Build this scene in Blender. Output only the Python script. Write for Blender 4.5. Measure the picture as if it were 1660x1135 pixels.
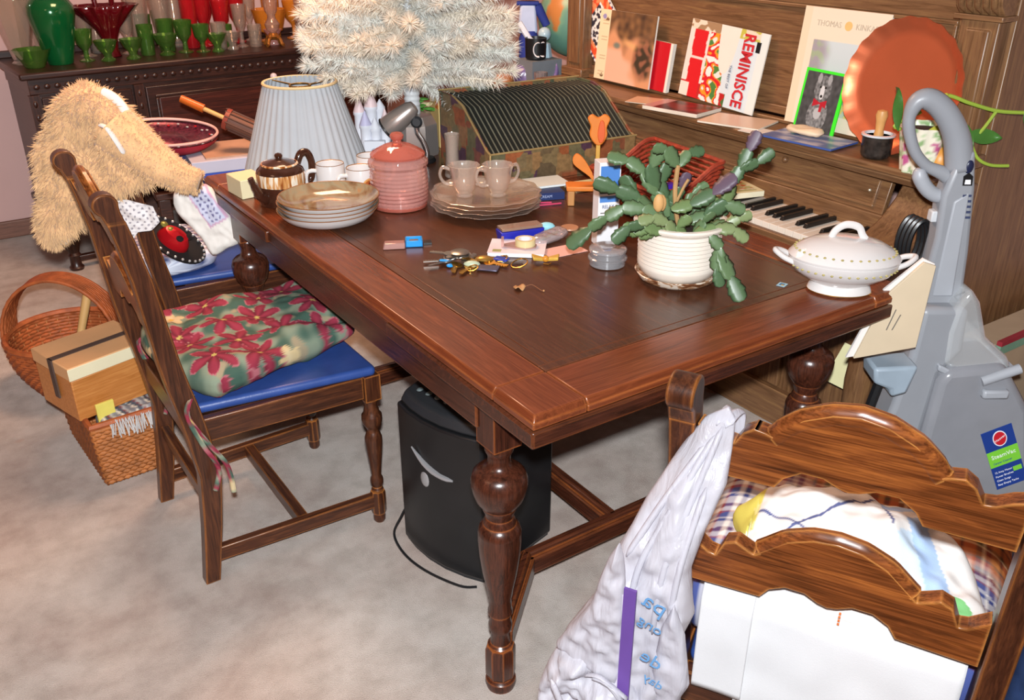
import bpy, bmesh, math, random
import numpy as np
from mathutils import Vector, Matrix, noise
R = math.radians
random.seed(7)
rng = np.random.default_rng(7)
for o in list(bpy.data.objects): bpy.data.objects.remove(o)
scene = bpy.context.scene
COL = scene.collection

# ------------------------------------------------------------------ camera
cam_d = bpy.data.cameras.new('camera'); cam = bpy.data.objects.new('camera', cam_d); COL.objects.link(cam)
cam.location = (0, 0, 1.5); cam.rotation_euler = (R(63.6), 0, R(-34.03))
cam_d.sensor_width = 36; cam_d.lens = 31.99; cam_d.clip_start = .02
scene.camera = cam

# ------------------------------------------------------------------ world, lights, exposure
world = bpy.data.worlds.new('world'); scene.world = world; world.use_nodes = True
bg = world.node_tree.nodes['Background']; bg.inputs[0].default_value = (1.0, .62, .40, 1); bg.inputs[1].default_value = .15
def area(name, loc, size, power, color, rot=(0, 0, 0)):
    l = bpy.data.lights.new(name, 'AREA'); l.size = size; l.energy = power; l.color = color
    o = bpy.data.objects.new(name, l); o.location = loc; o.rotation_euler = rot; COL.objects.link(o); return o
area('ceiling_lamp_light', (1.1, 2.9, 2.38), .7, 34, (1, .56, .33))
area('room_lamp_light', (-1.2, 1.2, 2.3), .7, 6, (1, .58, .36))
fl = bpy.data.lights.new('camera_flash', 'SPOT'); fl.energy = 150; fl.color = (.93, .97, 1.0)
fl.spot_size = R(110); fl.spot_blend = .6; fl.shadow_soft_size = .022
fl.use_nodes = True; fn_ = fl.node_tree; em_ = fn_.nodes['Emission']; fo_ = fn_.nodes.new('ShaderNodeLightFalloff'); fo_.inputs['Strength'].default_value = .74; fo_.inputs['Smooth'].default_value = 1.0
fn_.links.new(fo_.outputs['Linear'], em_.inputs['Strength'])
flo = bpy.data.objects.new('camera_flash', fl); flo.location = (.0, .0, 1.588)
flo.rotation_euler = (R(70), 0, R(-34.03)); COL.objects.link(flo)
vs = scene.view_settings
scene.display_settings.display_device = 'sRGB'
vs.view_transform = 'Standard'; vs.look = 'None'; vs.gamma = 1; vs.exposure = 0.45; vs.use_curve_mapping = False
scene.cycles.max_bounces = 6; scene.cycles.transparent_max_bounces = 12
scene.cycles.transmission_bounces = 6; scene.cycles.sample_clamp_indirect = 4
scene.cycles.use_denoising = True

# ------------------------------------------------------------------ colour and materials
def s2l(c): return c / 12.92 if c <= .04045 else ((c + .055) / 1.055) ** 2.4
def L(h, a=1.0):
    h = h.lstrip('#'); return tuple(s2l(int(h[i:i + 2], 16) / 255) for i in (0, 2, 4)) + (a,)
def lin(h): return np.array(L(h)[:3])
MATS = {}
def new_mat(name):
    m = bpy.data.materials.new(name); m.use_nodes = True; nt = m.node_tree
    return m, nt, nt.nodes['Principled BSDF']
def nd(nt, t, **kw):
    n = nt.nodes.new(t)
    for k, v in kw.items():
        if k.startswith('i_'): n.inputs[int(k[2:])].default_value = v
        else: setattr(n, k, v)
    return n
def coords(nt, scale=(1, 1, 1), rot=(0, 0, 0)):
    tc = nd(nt, 'ShaderNodeTexCoord'); mp = nd(nt, 'ShaderNodeMapping')
    mp.inputs['Scale'].default_value = scale; mp.inputs['Rotation'].default_value = rot
    nt.links.new(tc.outputs['Object'], mp.inputs[0]); return mp.outputs[0]
def ramp(nt, fac, stops):
    r = nd(nt, 'ShaderNodeValToRGB'); e = r.color_ramp.elements
    while len(e) > 1: e.remove(e[-1])
    e[0].position = stops[0][0]; e[0].color = stops[0][1]
    for p, c in stops[1:]:
        x = e.new(p); x.color = c
    nt.links.new(fac, r.inputs[0]); return r.outputs[0]
def nz(nt, vec, scale, detail=3, rough=.5, dist=0):
    n = nd(nt, 'ShaderNodeTexNoise'); n.inputs['Scale'].default_value = scale
    n.inputs['Detail'].default_value = detail; n.inputs['Roughness'].default_value = rough; n.inputs['Distortion'].default_value = dist
    nt.links.new(vec, n.inputs['Vector']); return n.outputs['Fac']
def bump(nt, b, h, strength=.3, dist=.002):
    n = nd(nt, 'ShaderNodeBump'); n.inputs['Strength'].default_value = strength; n.inputs['Distance'].default_value = dist
    nt.links.new(h, n.inputs['Height']); nt.links.new(n.outputs[0], b.inputs['Normal'])
def pm(name, col, rough=.5, metal=0, var=.12, vscale=12, bmp=0, bscale=60, trans=0, ior=1.45, spec=.5, alpha=1, sheen=0, sub=0, coat=0):
    """plain procedural material: base colour broken by noise, optional bump"""
    if name in MATS: return MATS[name]
    m, nt, b = new_mat(name); c = L(col)
    v = coords(nt)
    f = nz(nt, v, vscale, 4)
    d = tuple(max(0, x * (1 - var)) for x in c[:3]) + (1,); e = tuple(min(1, x * (1 + var)) for x in c[:3]) + (1,)
    nt.links.new(ramp(nt, f, [(.3, d), (.7, e)]), b.inputs['Base Color'])
    b.inputs['Roughness'].default_value = rough; b.inputs['Metallic'].default_value = metal
    b.inputs['Transmission Weight'].default_value = trans; b.inputs['IOR'].default_value = ior
    b.inputs['Specular IOR Level'].default_value = spec; b.inputs['Alpha'].default_value = alpha
    b.inputs['Sheen Weight'].default_value = sheen; b.inputs['Coat Weight'].default_value = coat
    if sub: b.inputs['Subsurface Weight'].default_value = sub; b.inputs['Subsurface Radius'].default_value = (.01, .008, .006)
    if bmp: bump(nt, b, nz(nt, v, bscale, 3), bmp, .002)
    MATS[name] = m; return m
def glass(name, col, rough=.03, alpha=.35, spec=.9):
    """thin coloured glassware: see-through tint plus gloss"""
    if name in MATS: return MATS[name]
    m, nt, b = new_mat(name); c = L(col); nt.nodes.remove(b)
    tr = nd(nt, 'ShaderNodeBsdfTransparent'); tr.inputs[0].default_value = tuple(x ** .45 for x in c[:3]) + (1,)
    df = nd(nt, 'ShaderNodeBsdfDiffuse'); df.inputs[0].default_value = c
    gl = nd(nt, 'ShaderNodeBsdfGlossy'); gl.inputs['Roughness'].default_value = max(.06, rough); gl.inputs[0].default_value = tuple(.6 + .4 * x for x in c[:3]) + (1,)
    bn = nd(nt, 'ShaderNodeBump'); bn.inputs['Strength'].default_value = .25; bn.inputs['Distance'].default_value = .002
    nt.links.new(nz(nt, coords(nt), 45, 2), bn.inputs['Height']); nt.links.new(bn.outputs[0], gl.inputs['Normal'])
    lw = nd(nt, 'ShaderNodeLayerWeight'); lw.inputs[0].default_value = .4
    mr = nd(nt, 'ShaderNodeMapRange'); mr.inputs[3].default_value = .05; mr.inputs[4].default_value = .55
    nt.links.new(lw.outputs['Facing'], mr.inputs[0])
    m1 = nd(nt, 'ShaderNodeMixShader'); m1.inputs[0].default_value = alpha; nt.links.new(tr.outputs[0], m1.inputs[1]); nt.links.new(df.outputs[0], m1.inputs[2])
    m2 = nd(nt, 'ShaderNodeMixShader'); nt.links.new(mr.outputs[0], m2.inputs[0]); nt.links.new(m1.outputs[0], m2.inputs[1]); nt.links.new(gl.outputs[0], m2.inputs[2])
    nt.links.new(m2.outputs[0], nt.nodes['Material Output'].inputs[0]); MATS[name] = m; return m
def wood(name, dark, mid, light, axis='x', scale=9, rough=.32, wear='#c8743a', wearamt=.8, stretch=14, bev=.006, streak=.5):
    if name in MATS: return MATS[name]
    m, nt, b = new_mat(name)
    s = {'x': (1, stretch, stretch), 'y': (stretch, 1, stretch), 'z': (stretch, stretch, 1)}[axis]
    v = coords(nt, s)
    f = nz(nt, v, scale, 5, .6, .9)
    c1 = ramp(nt, f, [(.28, L(dark)), (.5, L(mid)), (.72, L(light))])
    s2 = tuple(x * (6 if x > 1 else 1.2) for x in s)
    v2 = coords(nt, s2); f2 = nz(nt, v2, scale, 2, .5)
    mx = nd(nt, 'ShaderNodeMixRGB', blend_type='MULTIPLY'); mx.inputs[0].default_value = streak
    nt.links.new(c1, mx.inputs[1])
    nt.links.new(ramp(nt, f2, [(.35, (.35, .3, .27, 1)), (.55, (1, 1, 1, 1))]), mx.inputs[2])
    out = mx.outputs[0]
    if wear:
        bv = nd(nt, 'ShaderNodeBevel', samples=4); bv.inputs[0].default_value = bev
        ge = nd(nt, 'ShaderNodeNewGeometry')
        dt = nd(nt, 'ShaderNodeVectorMath', operation='DOT_PRODUCT')
        nt.links.new(bv.outputs[0], dt.inputs[0]); nt.links.new(ge.outputs['Normal'], dt.inputs[1])
        mr = nd(nt, 'ShaderNodeMapRange'); mr.inputs[1].default_value = .985; mr.inputs[2].default_value = .90
        mr.inputs[3].default_value = 0; mr.inputs[4].default_value = wearamt * .72
        nt.links.new(dt.outputs['Value'], mr.inputs[0])
        n3 = nz(nt, coords(nt), 14, 3, .6)
        mr2 = nd(nt, 'ShaderNodeMapRange'); mr2.inputs[1].default_value = .22; mr2.inputs[2].default_value = .5
        nt.links.new(n3, mr2.inputs[0])
        mu = nd(nt, 'ShaderNodeMath', operation='MULTIPLY'); nt.links.new(mr.outputs[0], mu.inputs[0]); nt.links.new(mr2.outputs[0], mu.inputs[1])
        mw = nd(nt, 'ShaderNodeMixRGB'); nt.links.new(mu.outputs[0], mw.inputs[0]); nt.links.new(out, mw.inputs[1]); mw.inputs[2].default_value = L(wear)
        out = mw.outputs[0]
    nt.links.new(out, b.inputs['Base Color'])
    b.inputs['Roughness'].default_value = rough
    bump(nt, b, f2, .08, .001)
    MATS[name] = m; return m
def vcol(name, rough=.8, bmp=0, bscale=300, spec=.3, trans=0, alpha=1, coat=0):
    """print on cloth or paper: colours of the print are stored per vertex"""
    if name in MATS: return MATS[name]
    m, nt, b = new_mat(name)
    a = nd(nt, 'ShaderNodeAttribute', attribute_name='Col')
    nt.links.new(a.outputs['Color'], b.inputs['Base Color']); b.inputs['Roughness'].default_value = rough
    b.inputs['Specular IOR Level'].default_value = spec; b.inputs['Alpha'].default_value = alpha; b.inputs['Coat Weight'].default_value = coat
    if bmp: bump(nt, b, nz(nt, coords(nt), bscale, 2), bmp, .001)
    MATS[name] = m; return m

# ------------------------------------------------------------------ mesh builder
class MB:
    def __init__(s): s.v = []; s.f = []; s.mi = []; s.c = None
    def add(s, v, f, mi=0, M=None):
        o = len(s.v)
        s.v += [tuple(M @ Vector(p)) for p in v] if M is not None else [tuple(p) for p in v]
        s.f += [tuple(i + o for i in q) for q in f]; s.mi += [mi] * len(f); return s
    def box(s, x0, x1, y0, y1, z0, z1, mi=0, M=None, ti=(0, 0, 0, 0)):
        a, b, c, d = ti  # inset of the top on -x +x -y +y
        v = [(x0, y0, z0), (x1, y0, z0), (x1, y1, z0), (x0, y1, z0), (x0 + a, y0 + c, z1), (x1 - b, y0 + c, z1), (x1 - b, y1 - d, z1), (x0 + a, y1 - d, z1)]
        return s.add(v, [(3, 2, 1, 0), (4, 5, 6, 7), (0, 1, 5, 4), (1, 2, 6, 5), (2, 3, 7, 6), (3, 0, 4, 7)], mi, M)
    def lathe(s, prof, n=24, cx=0, cy=0, mi=0, M=None, rf=None, cap0=True, cap1=True, z0=0, sx=1, sy=1, ph=0):
        v = []; f = []; k = len(prof)
        for j, (r, z) in enumerate(prof):
            for i in range(n):
                t = 2 * math.pi * i / n + ph; q = r if rf is None else rf(r, t, z)
                v.append((cx + q * math.cos(t) * sx, cy + q * math.sin(t) * sy, z0 + z))
        for j in range(k - 1):
            for i in range(n):
                a = j * n + i; b2 = j * n + (i + 1) % n; f.append((a, b2, b2 + n, a + n))
        if cap0: f.append(tuple(range(n - 1, -1, -1)))
        if cap1: f.append(tuple(range((k - 1) * n, k * n)))
        return s.add(v, f, mi, M)
    def tube(s, pts, r, n=8, mi=0, M=None, closed=False, cap=True, flat=1.0):
        P = [Vector(p) for p in pts]; m = len(P); rr = r if isinstance(r, (list, tuple)) else [r] * m
        v = []; f = []; up = None
        for i in range(m):
            if closed: t = P[(i + 1) % m] - P[i - 1]
            else: t = P[min(i + 1, m - 1)] - P[max(i - 1, 0)]
            if t.length < 1e-9: t = Vector((0, 0, 1))
            t.normalize()
            if up is None: up = Vector((0, 0, 1)) if abs(t.z) < .9 else Vector((1, 0, 0))
            a = t.cross(up)
            if a.length < 1e-6: a = t.cross(Vector((1, .1, 0)))
            a.normalize(); b2 = a.cross(t); up = b2
            for j in range(n):
                q = 2 * math.pi * j / n; v.append(P[i] + a * math.cos(q) * rr[i] + b2 * math.sin(q) * rr[i] * flat)
        for i in range(m if closed else m - 1):
            for j in range(n):
                p = i * n + j; q = i * n + (j + 1) % n; k = ((i + 1) % m) * n
                f.append((p, q, k + (j + 1) % n, k + j))
        if cap and not closed:
            f.append(tuple(range(n - 1, -1, -1))); f.append(tuple(range((m - 1) * n, m * n)))
        return s.add(v, f, mi, M)
    def prism(s, poly, t0, t1, mp=lambda a, b, t: (a, t, b), mi=0, M=None):
        n = len(poly); ar = sum(poly[i][0] * poly[(i + 1) % n][1] - poly[(i + 1) % n][0] * poly[i][1] for i in range(n))
        if ar < 0: poly = poly[::-1]
        v = [mp(a, b, t0) for a, b in poly] + [mp(a, b, t1) for a, b in poly]
        f = [tuple(range(n)), tuple(range(2 * n - 1, n - 1, -1))] + [(i, n + i, n + (i + 1) % n, (i + 1) % n) for i in range(n)]
        return s.add(v, f, mi, M)
    def ball(s, c, r, n=12, k=8, mi=0, M=None, sc=(1, 1, 1)):
        pr = [(max(1e-4, math.sin(math.pi * j / k)) * r, -math.cos(math.pi * j / k) * r) for j in range(k + 1)]
        T = Matrix.Translation(c) @ Matrix.Diagonal((*sc, 1))
        return s.lathe(pr, n, mi=mi, M=(M @ T) if M is not None else T)
    def grid(s, nu, nv, fn, mi=0, M=None, cf=None, wrap=False):
        """fn(u,v)->xyz ; cf(u,v)->rgb linear"""
        v = [fn(i / nu, j / nv) for j in range(nv + 1) for i in range(nu + 1)]
        f = [(j * (nu + 1) + i, j * (nu + 1) + i + 1, (j + 1) * (nu + 1) + i + 1, (j + 1) * (nu + 1) + i) for j in range(nv) for i in range(nu)]
        if cf:
            if s.c is None: s.c = [(.5, .5, .5)] * len(s.v)
            s.c += [tuple(cf(i / nu, j / nv)) for j in range(nv + 1) for i in range(nu + 1)]
        return s.add(v, f, mi, M)
    def mesh(s, name, mats, smooth=40, flip=True):
        me = bpy.data.meshes.new(name); me.from_pydata(s.v, [], s.f)
        for m in (mats if isinstance(mats, (list, tuple)) else [mats]): me.materials.append(m)
        if any(s.mi): me.polygons.foreach_set('material_index', s.mi)
        if flip:
            bm = bmesh.new(); bm.from_mesh(me); bmesh.ops.recalc_face_normals(bm, faces=bm.faces[:]); bm.to_mesh(me); bm.free()
        if smooth:
            me.polygons.foreach_set('use_smooth', [True] * len(me.polygons))
            if smooth < 180: me.set_sharp_from_angle(angle=R(smooth))
        if s.c is not None:
            c = s.c + [(.5, .5, .5)] * (len(s.v) - len(s.c))
            at = me.color_attributes.new('Col', 'FLOAT_COLOR', 'POINT')
            at.data.foreach_set('color', np.hstack([np.array(c, 'f'), np.ones((len(c), 1), 'f')]).ravel())
        return me
def link(name, me, parent=None, loc=(0, 0, 0), rot=(0, 0, 0), bev=0, seg=2, solid=0, sub=0, label=None, kind=None):
    o = bpy.data.objects.new(name, me); COL.objects.link(o); o.location = loc; o.rotation_euler = rot
    if parent: o.parent = parent
    if solid: md = o.modifiers.new('solid', 'SOLIDIFY'); md.thickness = solid; md.offset = 0
    if sub: md = o.modifiers.new('sub', 'SUBSURF'); md.levels = sub; md.render_levels = sub
    if bev: md = o.modifiers.new('bevel', 'BEVEL'); md.width = bev; md.segments = seg; md.limit_method = 'ANGLE'; md.angle_limit = R(40)
    if label: o['label'] = label
    if kind: o['kind'] = kind
    return o
def part(name, mb, mat, parent, smooth=40, **kw): return link(name, mb.mesh(name, mat, smooth), parent, **kw)
def thing(name, label, cat, loc=(0, 0, 0), rz=0, group=None, rot=None):
    o = bpy.data.objects.new(name, None); COL.objects.link(o); o.location = loc; o.rotation_euler = rot or (0, 0, R(rz))
    o.empty_display_size = .05; o['label'] = label; o['category'] = cat
    if group: o['group'] = group
    return o
def tag(o, label, cat, group=None):
    o['label'] = label; o['category'] = cat
    if group: o['group'] = group
    return o
def single(name, mb, mat, label, cat, loc=(0, 0, 0), rz=0, group=None, smooth=40, **kw):
    o = link(name, mb.mesh(name, mat, smooth), None, loc, kw.pop('rot', (0, 0, R(rz))), **kw); return tag(o, label, cat, group)
def copy_tree(o, parent=None):
    c = o.copy(); COL.objects.link(c)
    if parent: c.parent = parent
    for ch in list(o.children): copy_tree(ch, c)
    return c
def struct(name, mb, mat, **kw):
    o = part(name, mb, mat, None, **kw); o['kind'] = 'structure'; return o
def text(s, size, mat, parent, M, name='lettering', ext=.0004, align='CENTER', space=1.0, sx=1.0, bold=0):
    cu = bpy.data.curves.new(name, 'FONT'); cu.body = s; cu.size = size; cu.extrude = ext; cu.align_x = align; cu.align_y = 'CENTER'; cu.space_character = space; cu.offset = bold
    cu.resolution_u = 2
    t = bpy.data.objects.new(name, cu); me = bpy.data.meshes.new_from_object(t); bpy.data.objects.remove(t)
    me.materials.clear(); me.materials.append(mat)
    me.transform(M @ Matrix.Diagonal((sx, 1, 1, 1)))
    return link(name, me, parent)
def frame(o, x, y):
    x = Vector(x).normalized(); y = Vector(y); z = x.cross(y).normalized(); y = z.cross(x)
    return Matrix(((x.x, y.x, z.x, o[0]), (x.y, y.y, z.y, o[1]), (x.z, y.z, z.z, o[2]), (0, 0, 0, 1)))
CA = -34.03   # heading of things that face the viewer squarely
H2 = Vector((.8287, -.5596, 0)); D2 = Vector((.5596, .8287, 0))
def sstep(a, b, x): t = min(1, max(0, (x - a) / (b - a))); return t * t * (3 - 2 * t)
def vn(x, y, z=0, s=1): return noise.noise(Vector((x * s, y * s, z * s)))
def mixc(a, b, t): return tuple(a[i] * (1 - t) + b[i] * t for i in range(3))

# puff: closed soft body from an outline in (a,b), thickness along t
def puff(outline, T, res=.012, edge=.04, wr=0, ws=30, mp=lambda a, b, t: (a, t, b), cf=None, back=True, seed=0, tf=None, minT=.12):
    n = len(outline); A = np.array(outline, float)
    x0, y0 = A.min(0); x1, y1 = A.max(0)
    nx = max(4, int((x1 - x0) / res)); ny = max(4, int((y1 - y0) / res))
    def sdv(P):
        d = np.full(len(P), 9e9); ins = np.zeros(len(P), bool)
        for i in range(n):
            a = A[i]; b = A[(i + 1) % n]; e = b - a; w = P - a
            t = np.clip((w @ e) / (e @ e + 1e-12), 0, 1); q = w - e * t[:, None]; d = np.minimum(d, (q ** 2).sum(1))
            if a[1] != b[1]: ins ^= ((a[1] > P[:, 1]) != (b[1] > P[:, 1])) & (P[:, 0] < (b[0] - a[0]) * (P[:, 1] - a[1]) / (b[1] - a[1]) + a[0])
        return np.sqrt(d) * np.where(ins, 1, -1)
    # rows: fit the grid to the outline row by row
    mb = MB(); front = []; 
    rows = []
    for j in range(ny + 1):
        y = y0 + (y1 - y0) * (j + .02) / (ny + .04)
        xs = []
        for i in range(n):
            a = A[i]; b = A[(i + 1) % n]
            if (a[1] > y) != (b[1] > y): xs.append(a[0] + (b[0] - a[0]) * (y - a[1]) / (b[1] - a[1]))
        if len(xs) < 2: rows.append(rows[-1] if rows else (x0, x1, y)); continue
        rows.append((min(xs), max(xs), y))
    DD = sdv(np.array([(a + (b - a) * i / nx, y) for (a, b, y) in rows for i in range(nx + 1)])); CC = [cf(a + (b - a) * i / nx, y) for (a, b, y) in rows for i in range(nx + 1)] if cf else None
    for side in (1, -1):
        if side == -1 and not back: break
        V = []; C = CC or []; k0 = -1
        for (a, b, y) in rows:
            for i in range(nx + 1):
                k0 += 1; x = a + (b - a) * i / nx; d = max(0, DD[k0])
                k = math.sqrt(max(0, 1 - (1 - min(1, d / edge)) ** 2))
                t = T * (minT + (1 - minT) * k)
                if wr: t += wr * k * vn(x + seed, y, side * .3, ws) + wr * .5 * k * vn(x, y + seed, side, ws * 2.3)
                if tf: t += tf(x, y) * k
                V.append(mp(x, y, -t if side == 1 else t))
        F = []
        for j in range(len(rows) - 1):
            for i in range(nx):
                p = j * (nx + 1) + i; q = (p, p + 1, p + nx + 2, p + nx + 1); F.append(q if side == 1 else q[::-1])
        if cf:
            if mb.c is None: mb.c = []
            mb.c += C
        mb.add(V, F)
    if back:  # close the rim
        m = (nx + 1) * len(rows); w = nx + 1; F = []
        for j in range(len(rows) - 1):
            F.append((j * w, (j + 1) * w, m + (j + 1) * w, m + j * w)); F.append((j * w + nx, m + j * w + nx, m + (j + 1) * w + nx, (j + 1) * w + nx))
        for i in range(nx):
            F.append((i, m + i, m + i + 1, i + 1)); k2 = (len(rows) - 1) * w; F.append((k2 + i, k2 + i + 1, m + k2 + i + 1, m + k2 + i))
        mb.f += F; mb.mi += [0] * len(F)
    return mb
def smoothpoly(p, n=4):
    """Catmull-Rom closed outline"""
    out = []; m = len(p)
    for i in range(m):
        a, b, c, d = [np.array(p[(i + k) % m], float) for k in (-1, 0, 1, 2)]
        for k in range(n):
            t = k / n; out.append(tuple(.5 * ((2 * b) + (c - a) * t + (2 * a - 5 * b + 4 * c - d) * t * t + (-a + 3 * b - 3 * c + d) * t ** 3)))
    return out
def spline(p, n=6):
    out = []; m = len(p)
    for i in range(m - 1):
        a, b, c, d = [np.array(p[min(m - 1, max(0, i + k))], float) for k in (-1, 0, 1, 2)]
        for k in range(n):
            t = k / n; out.append(tuple(.5 * ((2 * b) + (c - a) * t + (2 * a - 5 * b + 4 * c - d) * t * t + (-a + 3 * b - 3 * c + d) * t ** 3)))
    out.append(tuple(p[-1])); return out
# ------------------------------------------------------------------ room shell
def carpet_mat():
    m, nt, b = new_mat('carpet')
    v = coords(nt)
    big = nz(nt, v, 2.2, 4, .6, .6); mid = nz(nt, v, 14, 4, .6); fine = nz(nt, v, 420, 2, .6)
    c = ramp(nt, big, [(.35, L('#b9a9a0')), (.55, L('#c6bbb3')), (.7, L('#cfc7c0'))])
    mx = nd(nt, 'ShaderNodeMixRGB', blend_type='MULTIPLY'); mx.inputs[0].default_value = .7; nt.links.new(c, mx.inputs[1])
    nt.links.new(ramp(nt, mid, [(.32, (.72, .7, .68, 1)), (.6, (1, 1, 1, 1))]), mx.inputs[2])
    mf = nd(nt, 'ShaderNodeMixRGB', blend_type='MULTIPLY'); mf.inputs[0].default_value = .6; nt.links.new(mx.outputs[0], mf.inputs[1])
    nt.links.new(ramp(nt, fine, [(.3, (.7, .7, .7, 1)), (.65, (1, 1, 1, 1))]), mf.inputs[2])
    spots = nz(nt, v, 5.5, 1, .3)
    ms = nd(nt, 'ShaderNodeMixRGB'); nt.links.new(ramp(nt, spots, [(.745, (0, 0, 0, 1)), (.78, (.6, .6, .6, 1))]), ms.inputs[0])
    nt.links.new(mf.outputs[0], ms.inputs[1]); ms.inputs[2].default_value = L('#a5714e')
    nt.links.new(ms.outputs[0], b.inputs['Base Color']); b.inputs['Roughness'].default_value = 1; b.inputs['Specular IOR Level'].default_value = .1
    bump(nt, b, fine, .6, .006); return m
struct('floor', MB().box(-2.2, 2.9, -1.8, 4.95, -.05, 0), carpet_mat(), smooth=0)
wall_m = pm('wall_paint', '#b8958f', .85, var=.03, vscale=3, bmp=.08, bscale=120)
struct('wall_back', MB().box(-2.2, 2.9, 4.93, 5.03, 0, 2.45), wall_m, smooth=0)
struct('wall_right', MB().box(2.9, 3.0, -1.8, 5.03, 0, 2.45), wall_m, smooth=0)
struct('wall_left', MB().box(-2.3, -2.2, -1.8, 5.03, 0, 2.45), wall_m, smooth=0)
struct('ceiling', MB().box(-2.3, 3.0, -1.8, 5.03, 2.45, 2.5), pm('ceiling_paint', '#d9cfc6', .9, var=.03), smooth=0)
trim_m = wood('baseboard_wood', '#5a3a2c', '#70493a', '#7d5443', 'x', rough=.5, wear=None)
struct('baseboard_back', MB().box(-2.2, 2.9, 4.912, 4.93, 0, .085), trim_m, bev=.006)
struct('baseboard_right', MB().box(2.882, 2.9, -1.8, 4.91, 0, .085), wood('baseboard_wood_side', '#5a3a2c', '#70493a', '#7d5443', 'y', rough=.5, wear=None), bev=.006)

# ------------------------------------------------------------------ table
def oak(ax): return wood('dark_oak_' + ax, '#2a140c', '#462418', '#5c3020', ax, rough=.27, wear='#bd6a34', wearamt=.9, streak=.4)
def top_oak(ax): return wood('table_top_oak_' + ax, '#5c2c19', '#70371f', '#834427', ax, scale=7, rough=.24, wear='#c8743a', wearamt=.8, streak=.22)
def panel_oak(): return wood('table_panel_oak', '#432519', '#513020', '#5d3825', 'y', scale=6, rough=.26, wear='#8a4a2a', wearamt=.4, streak=.2)
T = thing('dining_table', 'large dark oak draw-leaf dining table with turned bulbous legs, crowded with glass and crockery', 'table', (.726, 1.014, 0))
W, LN = .98, 1.706; bx, by = .11, .12; g = .0012; e = .008
for (x0, x1, y0, y1, nm, ax, ti) in (
    (0, bx - g, 0, by - g, 'corner_block', 'y', (e, 0, e, 0)), (W - bx + g, W, 0, by - g, 'corner_block', 'y', (0, e, e, 0)),
    (0, bx - g, LN - by + g, LN, 'corner_block', 'y', (e, 0, 0, e)), (W - bx + g, W, LN - by + g, LN, 'corner_block', 'y', (0, e, 0, e)),
    (0, bx - g, by + g, LN - by - g, 'side_board', 'y', (e, 0, 0, 0)), (W - bx + g, W, by + g, LN - by - g, 'side_board', 'y', (0, e, 0, 0)),
    (bx + g, W - bx - g, 0, by - g, 'end_board', 'x', (0, 0, e, 0)), (bx + g, W - bx - g, LN - by + g, LN, 'end_board', 'x', (0, 0, 0, e))):
    mb = MB().box(x0, x1, y0, y1, .735, .7475).box(x0, x1, y0, y1, .7475, .76, ti=ti)
    part(nm, mb, top_oak(ax), T, bev=.0018)
i2 = .022
part('panel_rim', MB().box(bx + g, W - bx - g, by + g, by + i2, .737, .7598).box(bx + g, W - bx - g, LN - by - i2, LN - by - g, .737, .7598)
     .box(bx + g, bx + i2, by + i2, LN - by - i2, .737, .7598).box(W - bx - i2, W - bx - g, by + i2, LN - by - i2, .737, .7598), panel_oak(), T, bev=.0012)
part('center_panel', MB().box(bx + i2 + .001, W - bx - i2 - .001, by + i2 + .001, LN - by - i2 - .001, .737, .7596), panel_oak(), T, bev=.001)
part('top_core', MB().box(.012, W - .012, .012, LN - .012, .730, .7365), panel_oak(), T)
for y0, y1 in ((-.002, .515), (LN - .515, LN + .002)):
    part('draw_leaf', MB().box(-.003, W + .003, y0, y1, .700, .7325), oak('x'), T, bev=.004)
part('side_rail', MB().box(.004, .03, .516, LN - .516, .700, .7325), oak('y'), T, bev=.003)
part('side_rail', MB().box(W - .03, W - .004, .516, LN - .516, .700, .7325), oak('y'), T, bev=.003)
for x in (.015, W - .045): part('apron', MB().box(x, x + .03, .2, LN - .2, .635, .699), oak('y'), T, bev=.003)
for y in (.165, LN - .195): part('apron', MB().box(.07, W - .07, y, y + .03, .635, .699), oak('x'), T, bev=.003)
LEGP = [(.030, 0), (.033, .012), (.032, .022), (.026, .028), (.024, .032)]
LEGP2 = [(.024, .110), (.027, .116), (.021, .122), (.0195, .15), (.024, .158), (.0245, .172), (.0215, .180), (.0215, .196), (.0255, .200), (.0255, .206),
         (.023, .215), (.0235, .225), (.0225, .235), (.025, .245), (.027, .262), (.034, .30), (.040, .345), (.043, .385), (.0425, .402), (.043, .404), (.039, .418), (.032, .424), (.032, .43), (.027, .44), (.030, .452), (.0335, .460), (.0335, .464),
         (.045, .480), (.0495, .493), (.0505, .496), (.0540, .512), (.0545, .525), (.050, .540), (.040, .549), (.034, .551), (.026, .556), (.0215, .566), (.022, .580), (.027, .590), (.0275, .598), (.024, .604)]
def oct_block(mb, x, y, z0, z1, r): mb.lathe([(r * .9, z0), (r, z0 + .008), (r, z1 - .008), (r * .9, z1)], 8, x, y, ph=math.pi / 8)
for sx in (.05, W - .05):
    for sy in (.178, LN - .178):
        mb = MB(); mb.lathe(LEGP, 28, sx, sy); oct_block(mb, sx, sy, .030, .112, .032); mb.lathe(LEGP2, 28, sx, sy); mb.box(sx - .03, sx + .03, sy - .03, sy + .03, .603, .7)
        part('leg', mb, oak('z'), T, smooth=35)
def beam(a, b, w=.042, z0=.105, z1=.16):
    a = Vector((*a, 0)); b = Vector((*b, 0)); d = (b - a); l = d.length; M = frame(a, d, Vector((-d.y, d.x, 0)))
    mb = MB(); mb.box(0, l, -w / 2, w / 2, z0, z1 - .012, M=M); mb.box(0, l, -w / 2 + .007, w / 2 - .007, z1 - .012, z1, M=M, ti=(0, 0, .005, .005)); return mb
ys, ye = .345, LN - .345
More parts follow.
